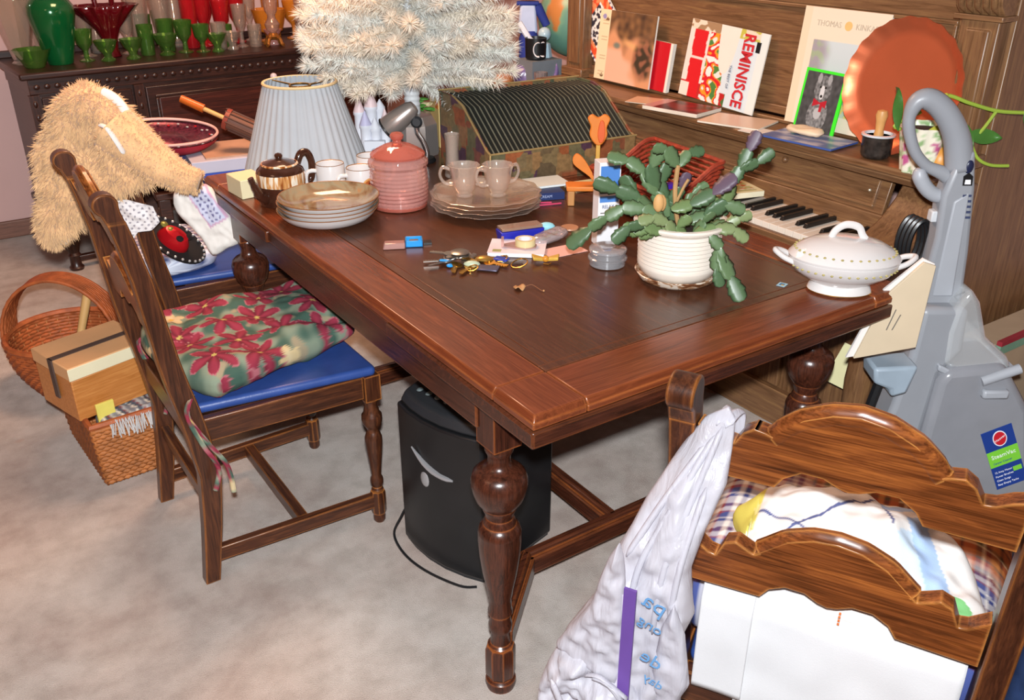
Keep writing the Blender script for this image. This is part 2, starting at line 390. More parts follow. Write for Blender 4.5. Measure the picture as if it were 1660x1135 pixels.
for yy, yl in ((ys, .178), (ye, LN - .178)):
    part('stretcher', beam((.225, yy), (W - .225, yy)), oak('x'), T, bev=.003)
    part('stretcher', beam((.055, yl), (.232, yy)), oak('x'), T, bev=.003); part('stretcher', beam((W - .055, yl), (W - .232, yy)), oak('x'), T, bev=.003)
part('center_stretcher', beam((.49, ys), (.49, ye)), oak('y'), T, bev=.003)

# ------------------------------------------------------------------ dining chairs (one design)
def coak(ax): return wood('chair_oak_' + ax, '#2c160d', '#472617', '#633820', ax, scale=8, rough=.3, wear='#cf803c', wearamt=.95, streak=.45)
def rail_oak(): return wood('chair_rail_oak', '#4a2611', '#7c431f', '#a6602c', 'y', scale=6, rough=.27, wear='#e09a50', wearamt=1, streak=.7, stretch=10)
blue_m = pm('blue_vinyl', '#2d4889', .42, var=.1, vscale=20, bmp=.15, bscale=250)
def xz(z): return float(np.interp(z, [0, .15, .3, .45, .58, .82, .98], [0, .022, .038, .02, -.005, -.032, -.068]))
R1T = [(0, .987), (.03, .982), (.06, .966), (.08, .946), (.09, .929), (.1, .933), (.115, .936), (.128, .926), (.138, .906), (.15, .908), (.165, .918), (.183, .925)]
R1B = [(0, .872), (.012, .875), (.03, .884), (.055, .884), (.075, .868), (.085, .850), (.183, .848)]
R2T = [(0, .784), (.03, .780), (.06, .766), (.085, .742), (.1, .728), (.11, .733), (.125, .741), (.14, .734), (.15, .708), (.16, .710), (.183, .730)]
R2B = [(0, .673), (.012, .676), (.03, .686), (.055, .686), (.075, .674), (.086, .656), (.183, .652)]
def rail(tp, bt, th=.026, arch=.092):
    def ip(P, y):
        return float(np.interp(abs(y), [p[0] for p in P], [p[1] for p in P]))
    ysv = sorted(set([p[0] for p in tp] + [-p[0] for p in tp] + [p[0] for p in bt] + [-p[0] for p in bt] + list(np.linspace(-.183, .183, 49))))
    mb = MB(); V = []; n = len(ysv)
    for s in (0, 1):
        for y in ysv:
            for z in (ip(bt, y), ip(tp, y)): V.append((xz(z) + (-th / 2 if s == 0 else th / 2), y, z))
    F = []; o = 2 * n
    for i in range(n - 1):
        a = 2 * i; F += [(a, a + 2, a + 3, a + 1), (o + a, o + a + 1, o + a + 3, o + a + 2), (a + 1, a + 3, o + a + 3, o + a + 1), (a, o + a, o + a + 2, a + 2)]
    F += [(0, 1, o + 1, o), (2 * n - 2, o + 2 * n - 2, o + 2 * n - 1, 2 * n - 1)]
    mb.add(V, F); return mb
def bead(tp, th=.026):
    """rounded moulding that follows the arch of a rail"""
    mb = MB(); P = []
    for y in np.linspace(-.092, .092, 33):
        z = float(np.interp(abs(y), [p[0] for p in tp], [p[1] for p in tp])); P.append((xz(z) - .001, y, z - .004))
    mb.tube(P, .0118, 10, flat=1.25); return mb
CLEG = [(.0125, 0), (.016, .006), (.0165, .018), (.013, .026), (.0135, .03)]
CLEG2 = [(.0145, .095), (.0165, .103), (.0125, .112), (.0165, .122), (.0175, .130), (.0165, .138), (.0125, .146), (.0135, .155), (.015, .175), (.0195, .215), (.0225, .25), (.0225, .262), (.017, .280), (.0145, .284), (.0145, .289), (.018, .295), (.024, .305), (.0265, .318), (.026, .330), (.02, .338), (.0195, .345), (.016, .353), (.016, .365), (.02, .373), (.021, .378)]
def make_chair(label, loc, rz):
    t = thing('dining_chair', label, 'chair', loc, rz)
    hw = .2025; fw = .25; fx = .467; fxl = .45
    for s in (1, -1):
        # rear post: swept section
        mb = MB(); ZS = [0, .08, .16, .24, .3, .36, .42, .48, .54, .6, .7, .8, .88, .93]; V = []; F = []
        for z in ZS:
            w = float(np.interp(z, [0, .3, .5, .93], [.036, .05, .05, .036])) / 2
            x = xz(z); y = s * hw
            V += [(x - w, y - .017, z), (x + w, y - .017, z), (x + w, y + .017, z), (x - w, y + .017, z)]
        for i in range(len(ZS) - 1):
            for k in range(4):
                a = 4 * i + k; b2 = 4 * i + (k + 1) % 4; F.append((a, b2, b2 + 4, a + 4))
        F += [(3, 2, 1, 0), tuple(range(4 * len(ZS) - 4, 4 * len(ZS)))]
        mb.add(V, F)
        # scrolled finial rolling back
        prof = [(xz(.93) + .018, .925), (xz(.95) + .016, .95)]
        c = (xz(.965) - .006, .966)
        prof += [(c[0] + .025 * math.cos(q), c[1] + .023 * math.sin(q)) for q in np.linspace(-.2, 4.2, 16)]
        prof += [(xz(.93) - .018, .925)]
        mb.prism(prof, s * hw - .0175, s * hw + .0175, lambda a, b, t: (a, t, b))
        part('rear_post', mb, coak('z'), t, smooth=30, bev=.0025)
        mb = MB().lathe(CLEG, 20, fxl, s * (fw - .03)); oct_block(mb, fxl, s * (fw - .03), .028, .098, .0205)
        mb.lathe(CLEG2, 20, fxl, s * (fw - .03)); mb.box(fxl - .021, fxl + .021, s * (fw - .03) - .021, s * (fw - .03) + .021, .377, .447)
        part('front_leg', mb, coak('z'), t, smooth=35)
        a = Vector((.045, s * hw, 0)); b = Vector((fxl - .02, s * (fw - .03), 0)); d = b - a; M = frame(a, d, Vector((-d.y, d.x, 0)))
        part('seat_rail', MB().box(-.02, d.length, -.011, .011, .385, .445, M=M), coak('x'), t, bev=.002)
        a = Vector((.01, s * hw, 0)); b = Vector((fxl, s * (fw - .03), 0)); d = b - a; M = frame(a, d, Vector((-d.y, d.x, 0)))
        part('side_stretcher', MB().box(0, d.length, -.011, .011, .052, .09, M=M), coak('x'), t, bev=.002)
    part('seat_rail', MB().box(fxl - .008, fxl + .016, -(fw - .05), fw - .05, .385, .445), coak('y'), t, bev=.002)
    part('seat_rail', MB().box(.008, .034, -hw + .017, hw - .017, .385, .445), coak('y'), t, bev=.002)
    part('cross_stretcher', MB().box(.235, .262, -.2, .2, .055, .087), coak('y'), t, bev=.002)
    part('back_stretcher', MB().box(.02, .042, -hw + .017, hw - .017, .2, .235), coak('y'), t, bev=.002)
    r1 = part('top_rail', rail(R1T, R1B), rail_oak(), t, smooth=50, bev=.0022); part('arch_moulding', bead(R1T), rail_oak(), r1)
    r2 = part('lower_rail', rail(R2T, R2B), rail_oak(), t, smooth=50, bev=.0022); part('arch_moulding', bead(R2T), rail_oak(), r2)
    P = [(.03, -hw + .02), (fx - .005, -fw + .012), (fx, -fw + .03), (fx, fw - .03), (fx - .005, fw - .012), (.03, hw - .02)]
    mb = MB().prism(P, .443, .468, lambda a, b, q: (a, b, q)); part('seat', mb, blue_m, t, bev=.011, seg=4)
    return t
CH_A = make_chair('dark oak dining chair with a poinsettia cushion on its blue seat', (.370, 2.070, 0), 0)
CH_B = make_chair('dark oak dining chair behind the poinsettia one, its back under a shaggy tan fleece', (.535, 2.875, 0), 0)
CH_C = make_chair('dark oak dining chair nearest the viewer, holding white cloths and a plastic bag', (.873, .539, 0), 28.76)

# ------------------------------------------------------------------ piano
PW = dict(dark='#3c2a1d', mid='#563c29', light='#6b4c34')
def pno(ax, k=''):
    return wood('piano_walnut_' + ax, '#573b22', '#735136', '#86633f', ax, scale=7, rough=.36, wear='#a57d58', wearamt=.5, streak=.25)
PN = thing('upright_piano', 'brown upright piano with open keyboard and panelled front beyond the table', 'piano', (0, 0, 0))
Y0, Y1 = 1.165, 2.81
def pp(nm, mb, ax='y', bev=.003, **kw): return part(nm, mb, pno(ax), PN, bev=bev, **kw)
pp('side_panel', MB().box(2.17, 2.78, Y0, Y0 + .03, .0, 1.36), 'z'); pp('side_panel', MB().box(2.17, 2.78, Y1 - .03, Y1, 0, 1.36), 'z')
pp('lid', MB().box(2.1, 2.82, Y0 - .02, Y1 + .02, 1.36, 1.39))
# front desk panel with a recessed field
pp('desk_frame', MB().box(2.17, 2.19, Y0 + .14, Y1 - .03, 1.238, 1.36).box(2.17, 2.19, Y0 + .03, Y0 + .14, .93, 1.36).box(2.17, 2.19, Y1 - .10, Y1 - .03, .93, 1.238).box(2.17, 2.19, Y0 + .14, Y1 - .10, .93, .955))
pp('desk_panel', MB().box(2.18, 2.19, Y0 + .13, Y1 - .09, .95, 1.245))
pp('panel_moulding', MB().box(2.166, 2.18, Y0 + .14, Y1 - .10, 1.228, 1.238).box(2.166, 2.18, Y0 + .14, Y0 + .149, .955, 1.228).box(2.166, 2.18, Y1 - .109, Y1 - .10, .955, 1.228), bev=.002)
pp('shelf', MB().box(1.985, 2.19, Y0 + .02, Y1 - .02, .893, .913), bev=.006)
pp('shelf_moulding', MB().box(2.0, 2.17, Y0 + .03, Y1 - .03, .874, .893, ti=(-.01, 0, 0, 0)), bev=.004)
pp('desk_ledge', MB().box(2.145, 2.17, Y0 + .1, Y1 - .06, .913, .925), bev=.004)
# fallboard leaning back
MF = Matrix.Translation((2.035, 0, .775)) @ Matrix.Rotation(R(14), 4, 'Y')
pp('fallboard', MB().box(0, .018, Y0 + .16, Y1 - .16, 0, .105, M=MF), bev=.002)
pp('fallboard_moulding', MB().box(-.006, .004, Y0 + .19, Y1 - .19, .082, .09, M=MF).box(-.006, .004, Y0 + .19, Y1 - .19, .012, .02, M=MF).box(-.006, .004, Y0 + .19, Y0 + .198, .02, .082, M=MF).box(-.006, .004, Y1 - .198, Y1 - .19, .02, .082, M=MF), bev=.002)
kb = MB(); kb.ball(tuple(MF @ Vector((-.008, 1.66, .07))), .009, 10, 6); part('fallboard_knob', kb, pno('y'), PN)
kb = MB(); kb.ball(tuple(MF @ Vector((-.008, 1.375, .052))), .005, 8, 6); part('fallboard_pin', kb, pm('worn_brass', '#c9b79a', .3, .6), PN)
pp('key_bed', MB().box(1.845, 2.17, Y0 + .03, Y1 - .03, .62, .69)); pp('key_slip', MB().box(1.835, 1.855, Y0 + .12, Y1 - .12, .66, .716), bev=.004)
pp('name_strip', MB().box(2.028, 2.05, Y0 + .12, Y1 - .12, .69, .775))
# arms either side of the keys, rolled front
for s, y in ((0, Y0), (1, Y1 - .12)):
    prof = [(2.17, .62), (1.80, .62), (1.775, .64), (1.77, .68), (1.785, .715), (1.82, .738), (1.87, .748), (1.93, .760), (1.98, .785), (2.03, .83), (2.06, .875), (2.17, .875)]
    ya, yb = (y, y + .13) if s == 0 else (y - .01, y + .12)
    pp('key_block', MB().prism(smoothpoly(prof, 1), ya, yb, lambda a, b, q: (a, q, b)), 'x', bev=.006, smooth=30)
# pilasters with carved capital
for y in (Y0 + .001, Y1 - .131):
    pp('pilaster', MB().box(2.125, 2.175, y + .012, y + .108, .925, 1.25).box(2.118, 2.13, y + .03, y + .09, .96, 1.23), 'z', bev=.004)
    pp('pilaster_plinth', MB().box(2.11, 2.175, y, y + .12, .913, .945), 'y', bev=.004)
    cap = MB().box(2.11, 2.175, y, y + .12, 1.25, 1.262).box(2.1, 2.175, y - .006, y + .126, 1.332, 1.36)
    cap.prism([(2.175, 1.262), (2.125, 1.262), (2.105, 1.28), (2.095, 1.31), (2.1, 1.332), (2.175, 1.332)], y + .004, y + .116, lambda a, b, q: (a, q, b))
    for k in range(5):
        q = y + .02 + k * .02; cap.tube([(2.122, q, 1.266), (2.1, q, 1.282), (2.09, q, 1.308), (2.097, q, 1.328)], [.004, .008, .009, .004], 8)
    pp('carved_capital', cap, 'y', bev=.002)
pp('lower_panel', MB().box(2.1, 2.12, Y0 + .03, Y1 - .03, .12, .62), 'z'); 
for k in range(5): pp('panel_stile', MB().box(2.085, 2.1, Y0 + .06 + k * .385, Y0 + .10 + k * .385, .13, .61), 'z')
pp('plinth', MB().box(2.08, 2.17, Y0 + .03, Y1 - .03, 0, .12), 'y')
for y in (Y0, Y1 - .07):
    pp('toe_block', MB().box(1.84, 2.2, y, y + .07, 0, .07), 'x')
    mb = MB().lathe([(.03, .07), (.034, .1), (.024, .13), (.03, .25), (.036, .4), (.03, .5), (.024, .56), (.034, .59), (.034, .62)], 20, 1.88, y + .035); pp('front_column', mb, 'z')
# keys
ivory = pm('ivory_keys', '#d8cdbf', .3, var=.06, vscale=20); ebony = pm('ebony_keys', '#1a1715', .35, var=.1)
pit = .0261; K0 = 1.3005
wk = None
nw = int((2.645 - K0) / pit)
wm = MB().box(1.862, 2.03, .0006, pit - .0006, .705, .727).mesh('white_key', ivory, 0)
bm_ = MB().box(1.905, 2.028, -.006, .006, .727, .739, ti=(.006, 0, .0015, .0015)).mesh('black_key', ebony, 0)
for i in range(nw):
    link('white_key', wm, PN, (0, K0 + i * pit, 0), bev=.0012)
    # treble end C, going down B A G F E D C: blacks between B-A, A-G, G-F, E-D, D-C
    if i % 7 in (1, 2, 3, 5, 6) and i < nw - 1 and i > 0:
        link('black_key', bm_, PN, (0, K0 + (i + 1) * pit - .001, 0), bev=.001)
# ------------------------------------------------------------------ prints
def hsh(i, j, k=0): return abs(math.sin(i * 127.1 + j * 311.7 + k * 74.7) * 43758.5453) % 1
REDF, CREAM, SAGE, DKG, TAN = lin('#a32a3c'), lin('#cdbd9a'), lin('#808c78'), lin('#3f5a4e'), lin('#978a70')
def poinsettia(x, y, S=.104):
    u, v = x / S, y / S
    c = mixc(DKG, SAGE, sstep(-.2, .3, vn(u, v, 0, 2.2))); c = mixc(c, TAN, sstep(.25, .5, vn(u, v, 5, 3)))
    best = None
    for i in range(int(math.floor(u)) - 1, int(math.floor(u)) + 2):
        for j in range(int(math.floor(v)) - 1, int(math.floor(v)) + 2):
            h = hsh(i, j); px, py = i + .2 + .6 * hsh(i, j, 1), j + .2 + .6 * hsh(i, j, 2)
            dx, dy = u - px, v - py; r = math.hypot(dx, dy); a = math.atan2(dy, dx)
            if h < .60:
                R0 = .60; k = .38 + .62 * abs(math.cos(3 * a + h * 30)) ** 1.1
                if r < R0 * k:
                    q = r / (R0 * k); col = mixc(lin('#8e2f42'), lin('#641c2c'), .5 + .5 * math.cos(6 * a + h * 60 + math.pi)) if q > .12 else lin('#b9a860')
                    pr = h + 1
                    if q > .95: col = lin('#a8626a')
                    if best is None or pr > best[0]: best = (pr, col)
            else:
                R0 = .33; k = .6 + .4 * abs(math.cos(2.5 * a + h * 20))
                if r < R0 * k:
                    q = r / (R0 * k); col = mixc(CREAM, lin('#b9a06f'), q * .7) if q > .25 else lin('#c9a24c')
                    if best is None or .5 + h > best[0]: best = (.5 + h, col)
    return best[1] if best else c
def stripes(t, L0):
    """L0: list of (width, colour) repeated"""
    tot = sum(w for w, c in L0); t = t % tot
    for w, c in L0:
        if t < w: return c
        t -= w
    return L0[-1][1]
def plaid(x, y, A, B=None, tw=.0016):
    a = np.array(stripes(x, A)); b = np.array(stripes(y, B or A)); return tuple((a + b) / 2)
PL_BW = [(.018, lin('#e4e0dc')), (.008, lin('#34407c')), (.006, lin('#e4e0dc')), (.014, lin('#46538f')), (.006, lin('#a04238')), (.012, lin('#e4e0dc')), (.010, lin('#6b3038'))]
PL_OR = [(.016, lin('#b5622c')), (.006, lin('#3a2a20')), (.012, lin('#c47a3a')), (.012, lin('#7e3420')), (.004, lin('#e0c9a0')), (.008, lin('#5a4a2c'))]
PL_BL = [(.010, lin('#cdd2e2')), (.008, lin('#3c4672')), (.006, lin('#8b90b4')), (.004, lin('#7e4a5c')), (.008, lin('#e2e2ea'))]

cloth_print = vcol('printed_cloth', .85, .25, 500)
# ------------------------------------------------------------------ on chair A: poinsettia cushion
def cushion():
    out = smoothpoly([(.372, 2.15), (.39, 1.985), (.445, 1.868), (.50, 1.868), (.62, 1.905), (.76, 1.945), (.83, 1.965), (.852, 2.0), (.853, 2.2), (.848, 2.30), (.72, 2.315), (.60, 2.315), (.43, 2.31), (.385, 2.24)], 4)
    def tuft(x, y):
        t = .012 * math.sin(x * 26 + y * 9) * math.cos(y * 22 - x * 4) - .012 * math.exp(-((y - 2.06 + (x - .6) * .25) ** 2) / .0006)
        return t
    return puff(out, .036, .0034, .045, .008, 16, mp=lambda a, b, t: (a - .6, b - 2.1, t), cf=poinsettia, tf=tuft)
cm = cushion(); cu = single('seat_cushion', cm, cloth_print, 'lumpy poinsettia print seat cushion lying on the blue chair seat', 'cushion', (.6, 2.1, .512), smooth=180)
for yy, k in ((1.842, 0), (2.262, 1)):
    for q in (0, 1):
        P = [(.40 - .6, yy + (.02 if k == 0 else .01) - 2.1, -.0), (.375 - .6, yy - .012 - 2.1, -.03), (.395 - .6 + q * .012, yy - .018 - 2.1, -.11), (.42 - .6 + q * .02, yy - .02 - 2.1, -.18), (.405 - .6 + q * .04, yy - .022 - 2.1, -.235 - .02 * q)]
        mb = MB(); sp = spline(P, 5); mb.tube(sp, .006, 6, flat=.5); mb.c = [poinsettia(v[2] * 2, v[0] * 2 + q) for v in mb.v]
        part('tie', mb, cloth_print, cu)
# ------------------------------------------------------------------ paper shredder / heater under the table
blk = pm('black_plastic', '#17181a', .35, var=.15); blk2 = pm('dark_grey_plastic', '#26282b', .4, var=.1); silver = pm('silver_plastic', '#a9aaad', .35, .5, var=.05)
SH = thing('shredder', 'black plastic bin appliance with a bowed front and row of buttons under the table', 'appliance', (.841, 1.745, 0), -75)
# local x runs along the bowed front, y runs back
prof = [(0, 0), (.05, -.016), (.11, -.026), (.17, -.026), (.23, -.016), (.28, 0), (.28, .26), (0, .26)]
mb = MB().prism(smoothpoly(prof[:6], 1) + prof[6:], .01, .41, lambda a, b, t: (a, b, t)); part('bin', mb, blk, SH, bev=.006, smooth=30)
mb = MB(); n = 8
P2 = [(x + (.14 - x) * .03, y + .004) for x, y in prof]; top = [(x, y) for x, y in P2]
V = [(x, y, .412) for x, y in P2] + [(x + (.14 - x) * .05, y + .015, .50 - (.06 if y < 0.1 else 0)) for x, y in P2]
mb.add(V, [tuple(range(7, -1, -1)), tuple(range(8, 16))] + [(i, (i + 1) % 8, 8 + (i + 1) % 8, 8 + i) for i in range(8)]); part('head', mb, blk2, SH, bev=.008, smooth=30)
for k in range(6):
    mb = MB().ball((.065 + k * .03, .02 + .0, .458), .0075, 10, 6, sc=(1, 1.4, .5)); part('button', mb, pm('grey_button', '#5f6a6c', .4), SH)
mb = MB(); A = [(.075 + .13 * t, -.022 - .007 * math.sin(math.pi * (t * .9 + .25)), .325 - .045 * t - .014 * math.sin(math.pi * t)) for t in np.linspace(0, 1, 10)]
mb.tube(A, [.002, .004, .006, .008, .009, .010, .010, .010, .009, .004], 8, flat=.7); part('grip_strip', mb, silver, SH)
mb = MB().ball((.115, -.024, .248), .02, 12, 8, sc=(.8, .3, 1.1)); part('grip_light', mb, silver, SH)
mb = MB(); mb.prism([(x, y) for x, y in prof], 0, .012, lambda a, b, t: (a * .96 + .005, b * .96 + .005, t)); part('base', mb, blk2, SH)
mb = MB(); mb.tube(spline([(.01, .02, .12), (-.012, .0, .06), (-.02, -.02, .012), (.05, -.05, .004), (.14, -.06, .004), (.24, -.045, .004), (.275, -.02, .004)], 6), .0035, 6); part('power_cord', mb, blk, SH)

# ------------------------------------------------------------------ baskets and what lies in them
def wicker(nm, a, b): return pm(nm, a, .6, var=.28, vscale=30, bmp=.4, bscale=220)
wk1 = wicker('honey_wicker', '#a0602f', 0); wk2 = wicker('red_brown_wicker', '#9c5128', 0); wk3 = wicker('tan_wicker', '#b58753', 0)
def weave(loop, zs, nseg, r, amp, mb=None, closed=True):
    mb = mb or MB()
    for k, z in enumerate(zs):
        P = []
        for i in range(nseg):
            t = i / nseg; P.append(loop(t, z, amp * (1 if (i + k) % 2 else -1)))
        mb.tube(P, r, 5, closed=closed, flat=1.25)
    return mb
BK = thing('wicker_basket', 'rectangular brown wicker basket on the carpet left of the poinsettia chair', 'basket', (.252, 2.43, 0), 4)
def rect_loop(t, z, a):
    k = z / .205; w = .17 + .03 * k; l = .36 + .04 * k; ox = -.015 * k; oy = -.02 * k
    per = 2 * (w + l); s = t * per; a += .0
    if s < w: p = (ox + s, oy - a)
    elif s < w + l: p = (ox + w + a, oy + s - w)
    elif s < 2 * w + l: p = (ox + w - (s - w - l), oy + l + a)
    else: p = (ox - a, oy + l - (s - 2 * w - l))
    return (p[0], p[1], z)
part('weaving', weave(rect_loop, [.008 + .0105 * k for k in range(18)], 96, .0058, .0028), wk1, BK, smooth=180, kind='stuff')
mb = MB()
for i in range(0, 96, 2): mb.tube([rect_loop(i / 96, 0, 0), rect_loop(i / 96, .2, 0)], .0035, 5)
part('stakes', mb, wk1, BK, smooth=180, kind='stuff')
mb = MB(); mb.tube([rect_loop(i / 60, .203, 0) for i in range(60)], .0095, 6, closed=True); part('rim', mb, wk2, BK)
part('bottom', MB().box(0, .17, 0, .36, .003, .012), wk1, BK)
RB = thing('round_basket', 'round red-brown wicker basket with a wide arched handle near the back wall', 'basket', (.305, 3.13, 0), CA); RB.scale = (.94, .94, .97)
def round_loop(t, z, a):
    r = .12 + .075 * math.sin(min(1, z / .2) * math.pi * .55) + a; return (r * math.cos(2 * math.pi * t), r * math.sin(2 * math.pi * t), z)
part('weaving', weave(round_loop, [.008 + .0115 * k for k in range(17)], 64, .0062, .003), wk2, RB, smooth=180, kind='stuff')
mb = MB()
for i in range(0, 64, 2): mb.tube([round_loop(i / 64, z, 0) for z in (.0, .05, .1, .15, .2)], .0035, 5)
part('stakes', mb, wk1, RB, smooth=180, kind='stuff')
part('bottom', MB().lathe([(.12, .002), (.12, .012)], 24), wk3, RB)
mb = MB(); mb.tube([round_loop(i / 40, .203, .002) for i in range(40)], .011, 6, closed=True); part('rim', mb, wk2, RB)
mb = MB()
for k in range(9):
    q = (k - 4) * .0125
    P = []
    for i in range(41):
        a = math.pi * i / 40; rr = .196 + .002 * ((i + k) % 2) + (.0 if abs(k - 4) < 4 else .004)
        P.append((-rr * math.cos(a), q * (1.0 - .25 * math.sin(a)), .19 + .215 * math.sin(a)))
    mb.tube(P, .0068, 5)
part('handle_band', mb, wk2, RB, smooth=180)
mb = MB().tube([(.06, -.05, .17), (.10, .0, .33)], [.012, .015], 10); b_ = thing('brush', 'tan wooden-handled brush leaning in the round wicker basket', 'brush', (.305, 3.13, 0), CA)
part('handle', mb, pm('pale_handle_wood', '#c79d63', .4), b_); part('collar', MB().tube([(.053, -.058, .147), (.062, -.047, .178)], .0165, 10), blk, b_)
part('head', MB().box(.0, .085, -.09, -.06, .10, .15), pm('olive_bristle', '#6d6a50', .9, bmp=.5), b_, bev=.008)
# wooden box with cream lid, sits on the basket rim
WB = thing('wooden_box', 'tan wooden box with cream-edged lid and dark strap on the wicker basket', 'box', (.222, 2.455, .2065), 17)
bw = wood('pine_box', '#a8672c', '#b9763a', '#c98a4a', 'x', rough=.45, wear=None, streak=.15)
part('body', MB().box(0, .245, 0, .20, 0, .125), bw, WB, bev=.003)
part('lid', MB().box(-.003, .248, -.003, .203, .126, .165), pm('box_lid_tan', '#cfa070', .5, var=.05), WB, bev=.003)
part('lid_edge', MB().box(-.0045, .2495, -.006, -.003, .128, .163), pm('lid_cream', '#dcd3b2', .5, var=.03), WB, bev=.001)
part('strap', MB().box(-.006, .25, .078, .10, .1645, .167).box(-.0075, -.003, .078, .10, .05, .167), pm('dark_strap', '#4a3a33', .7), WB)
# striped blanket with fringe in the basket
def bl_col(a, b): return stripes(a * 1.3 + b * .4, [(.02, lin('#7d7f86')), (.008, lin('#d8d2c4')), (.014, lin('#4e5560')), (.006, lin('#7b3a40')), (.012, lin('#a9a8a6'))])
mb = puff(smoothpoly([(.27, 2.435), (.42, 2.44), (.452, 2.5), (.44, 2.6), (.30, 2.6)], 4), .03, .008, .03, .01, 30, mp=lambda a, b, t: (a, b, t), cf=bl_col)
bl = single('fringed_blanket', mb, cloth_print, 'grey woven blanket with white fringe stuffed in the wicker basket', 'blanket', (0, -.005, .175), smooth=180)
mb = MB()
for k in range(46):
    x = .29 + .16 * k / 46; z = .008 * random.random(); mb.tube([(x, 2.44, .01 + z), (x + .004 * random.uniform(-1, 1), 2.412, .028 + z), (x + .008 * random.uniform(-1, 1), 2.398, .0 - .02 * random.random())], .0017, 4)
part('fringe', mb, pm('fringe_wool', '#b9b6b4', .9), bl, kind='stuff')
single('yellow_booklet', MB().box(0, .05, 0, .008, 0, .075), pm('yellow_paper', '#d8c860', .6), 'yellow booklet standing in the basket beside the striped blanket', 'booklet', (.268, 2.452, .17), 12, bev=.001)

# ------------------------------------------------------------------ chair B: fleece, linens, hat
fle = pm('tan_fleece', '#d6ae80', .95, var=.16, vscale=25, bmp=.8, bscale=160, sheen=.3); lining = pm('white_lining', '#dcd9d6', .85)
FL = thing('shaggy_fleece', 'shaggy tan fleece jacket slung over the chair back, sleeve reaching the table corner', 'jacket', (.511, 2.716, .015), CA)
fo = smoothpoly([(-.054, 1.035), (-.105, 1.02), (-.150, .982), (-.172, .94), (-.218, .87), (-.222, .81), (-.216, .755), (-.232, .71), (-.228, .64), (-.195, .612), (-.153, .635), (-.096, .675), (-.035, .69), (.021, .745), (.075, .765), (.12, .80), (.12, .863), (.088, .917), (.052, .96), (.018, 1.0)], 3)
fb = puff(fo, .075, .010, .07, .016, 14, mp=lambda a, b, t: (a, t - .02 - .06 * sstep(.95, .6, b), b)); fbm = fb.mesh('body', fle, 180); part_o = link('body', fbm, FL)
def tufts(me, n, ln, w, filt=None, down=.6):
    mb = MB(); P = me.polygons; V = me.vertices; idx = rng.integers(0, len(P), n)
    for i in idx:
        p = P[int(i)]; c = Vector(p.center); nn = Vector(p.normal)
        if filt and not filt(c, nn): continue
        vs_ = [V[j].co for j in p.vertices]; c = vs_[0].lerp(vs_[2], random.random()).lerp(vs_[1], random.random() * .7)
        d = nn + Vector((random.uniform(-.6, .6), random.uniform(-.6, .6), random.uniform(-.6, .5) - down)); d.normalize()
        l = ln * random.uniform(.6, 1.3); s = d.cross(Vector((random.uniform(-1, 1), random.uniform(-1, 1), random.uniform(-1, 1)))).normalized() * w
        b2 = d.cross(s).normalized() * w; tip = c + d * l + Vector((0, 0, -.25 * l))
        mb.add([c + s - nn * .003, c - s * .5 + b2 - nn * .003, c - s * .5 - b2 - nn * .003, tip], [(0, 1, 3), (1, 2, 3), (2, 0, 3)])
    return mb
part('shag', tufts(fbm, 9000, .022, .0028, lambda c, n: n.y < .5), fle, FL, smooth=0, kind='stuff')
slv = MB(); sp = spline([(.02, -.07, .93), (.075, -.075, .88), (.13, -.08, .835), (.185, -.085, .80), (.235, -.085, .785)], 6)
slv.tube(sp, [float(np.interp(i / (len(sp) - 1), [0, .5, 1], [.085, .062, .036])) for i in range(len(sp))], 16, flat=.75)
slm = slv.mesh('sleeve', fle, 180); so = link('sleeve', slm, FL)
part('shag', tufts(slm, 2600, .010, .0022, down=.2), fle, so, smooth=0, kind='stuff')
mb = MB().tube(spline([(.012, -.13, .952), (.035, -.142, .945), (.055, -.15, .915), (.072, -.152, .88)], 5), [.003] + [.008] * 14 + [.003], 8, flat=.6); part('lining_fold', mb, lining, FL)
mb = MB().tube(spline([(-.01, -.03, 1.018), (.02, -.035, 1.005), (.045, -.04, .975), (.058, -.045, .935)], 5), [.006] + [.013] * 12 + [.010, .008, .004], 10); part('collar_lining', mb, lining, FL)
mb = MB().ball((-.17, -.10, .645), .03, 12, 8, sc=(.9, .35, 1.3)); part('cuff_lining', mb, pm('grey_lining', '#b9b2a8', .9), FL)
# crocheted doily hanging in front of the linens
def dcol(a, b):
    h = math.sin(a * 330) * math.sin(b * 330); return lin('#e0dcdc') if h > -.55 else lin('#8f8a92')
mb = puff([(.0, .745), (.07, .755), (.14, .735), (.152, .69), (.125, .665), (.085, .66), (.07, .64), (.04, .62), (.015, .585), (-.008, .60), (-.012, .66)], .006, .0022, .01, .012, 22, mp=lambda a, b, t: (a, t - .175, b), cf=dcol)
single('crochet_doily', mb, cloth_print, 'white crocheted doily hanging below the fleece sleeve', 'doily', (.52, 2.80, 0), CA, smooth=180)
def tcol(a, b):
    # printed panel
    u = (a - .065) * .9 + (b - .72) * .52; v = (a - .065) * -.5 + (b - .72) * .88
    q = ((a - .06) * .47 - (b - .73) * .88, (a - .06) * .88 + (b - .73) * .47)  # q0 along the long way down, q1 across
    if 0.005 < q[0] < .135 and .005 < q[1] < .066:
        if q[0] < .011 or q[0] > .129 or q[1] < .01 or q[1] > .061: return lin('#c79fb8')
        k = math.hypot((q[0] * 70) % 1 - .5, (q[1] * 70) % 1 - .5); return lin('#5f5a86') if k < .26 else lin('#c6c8dc')
    return lin('#e2ddd6')
mb = puff(smoothpoly([(.04, .725), (.125, .738), (.165, .68), (.212, .575), (.165, .545), (.118, .522), (.09, .58), (.03, .66)], 3), .022, .005, .02, .006, 30, mp=lambda a, b, t: (a, t + .01 * a, b), cf=tcol)
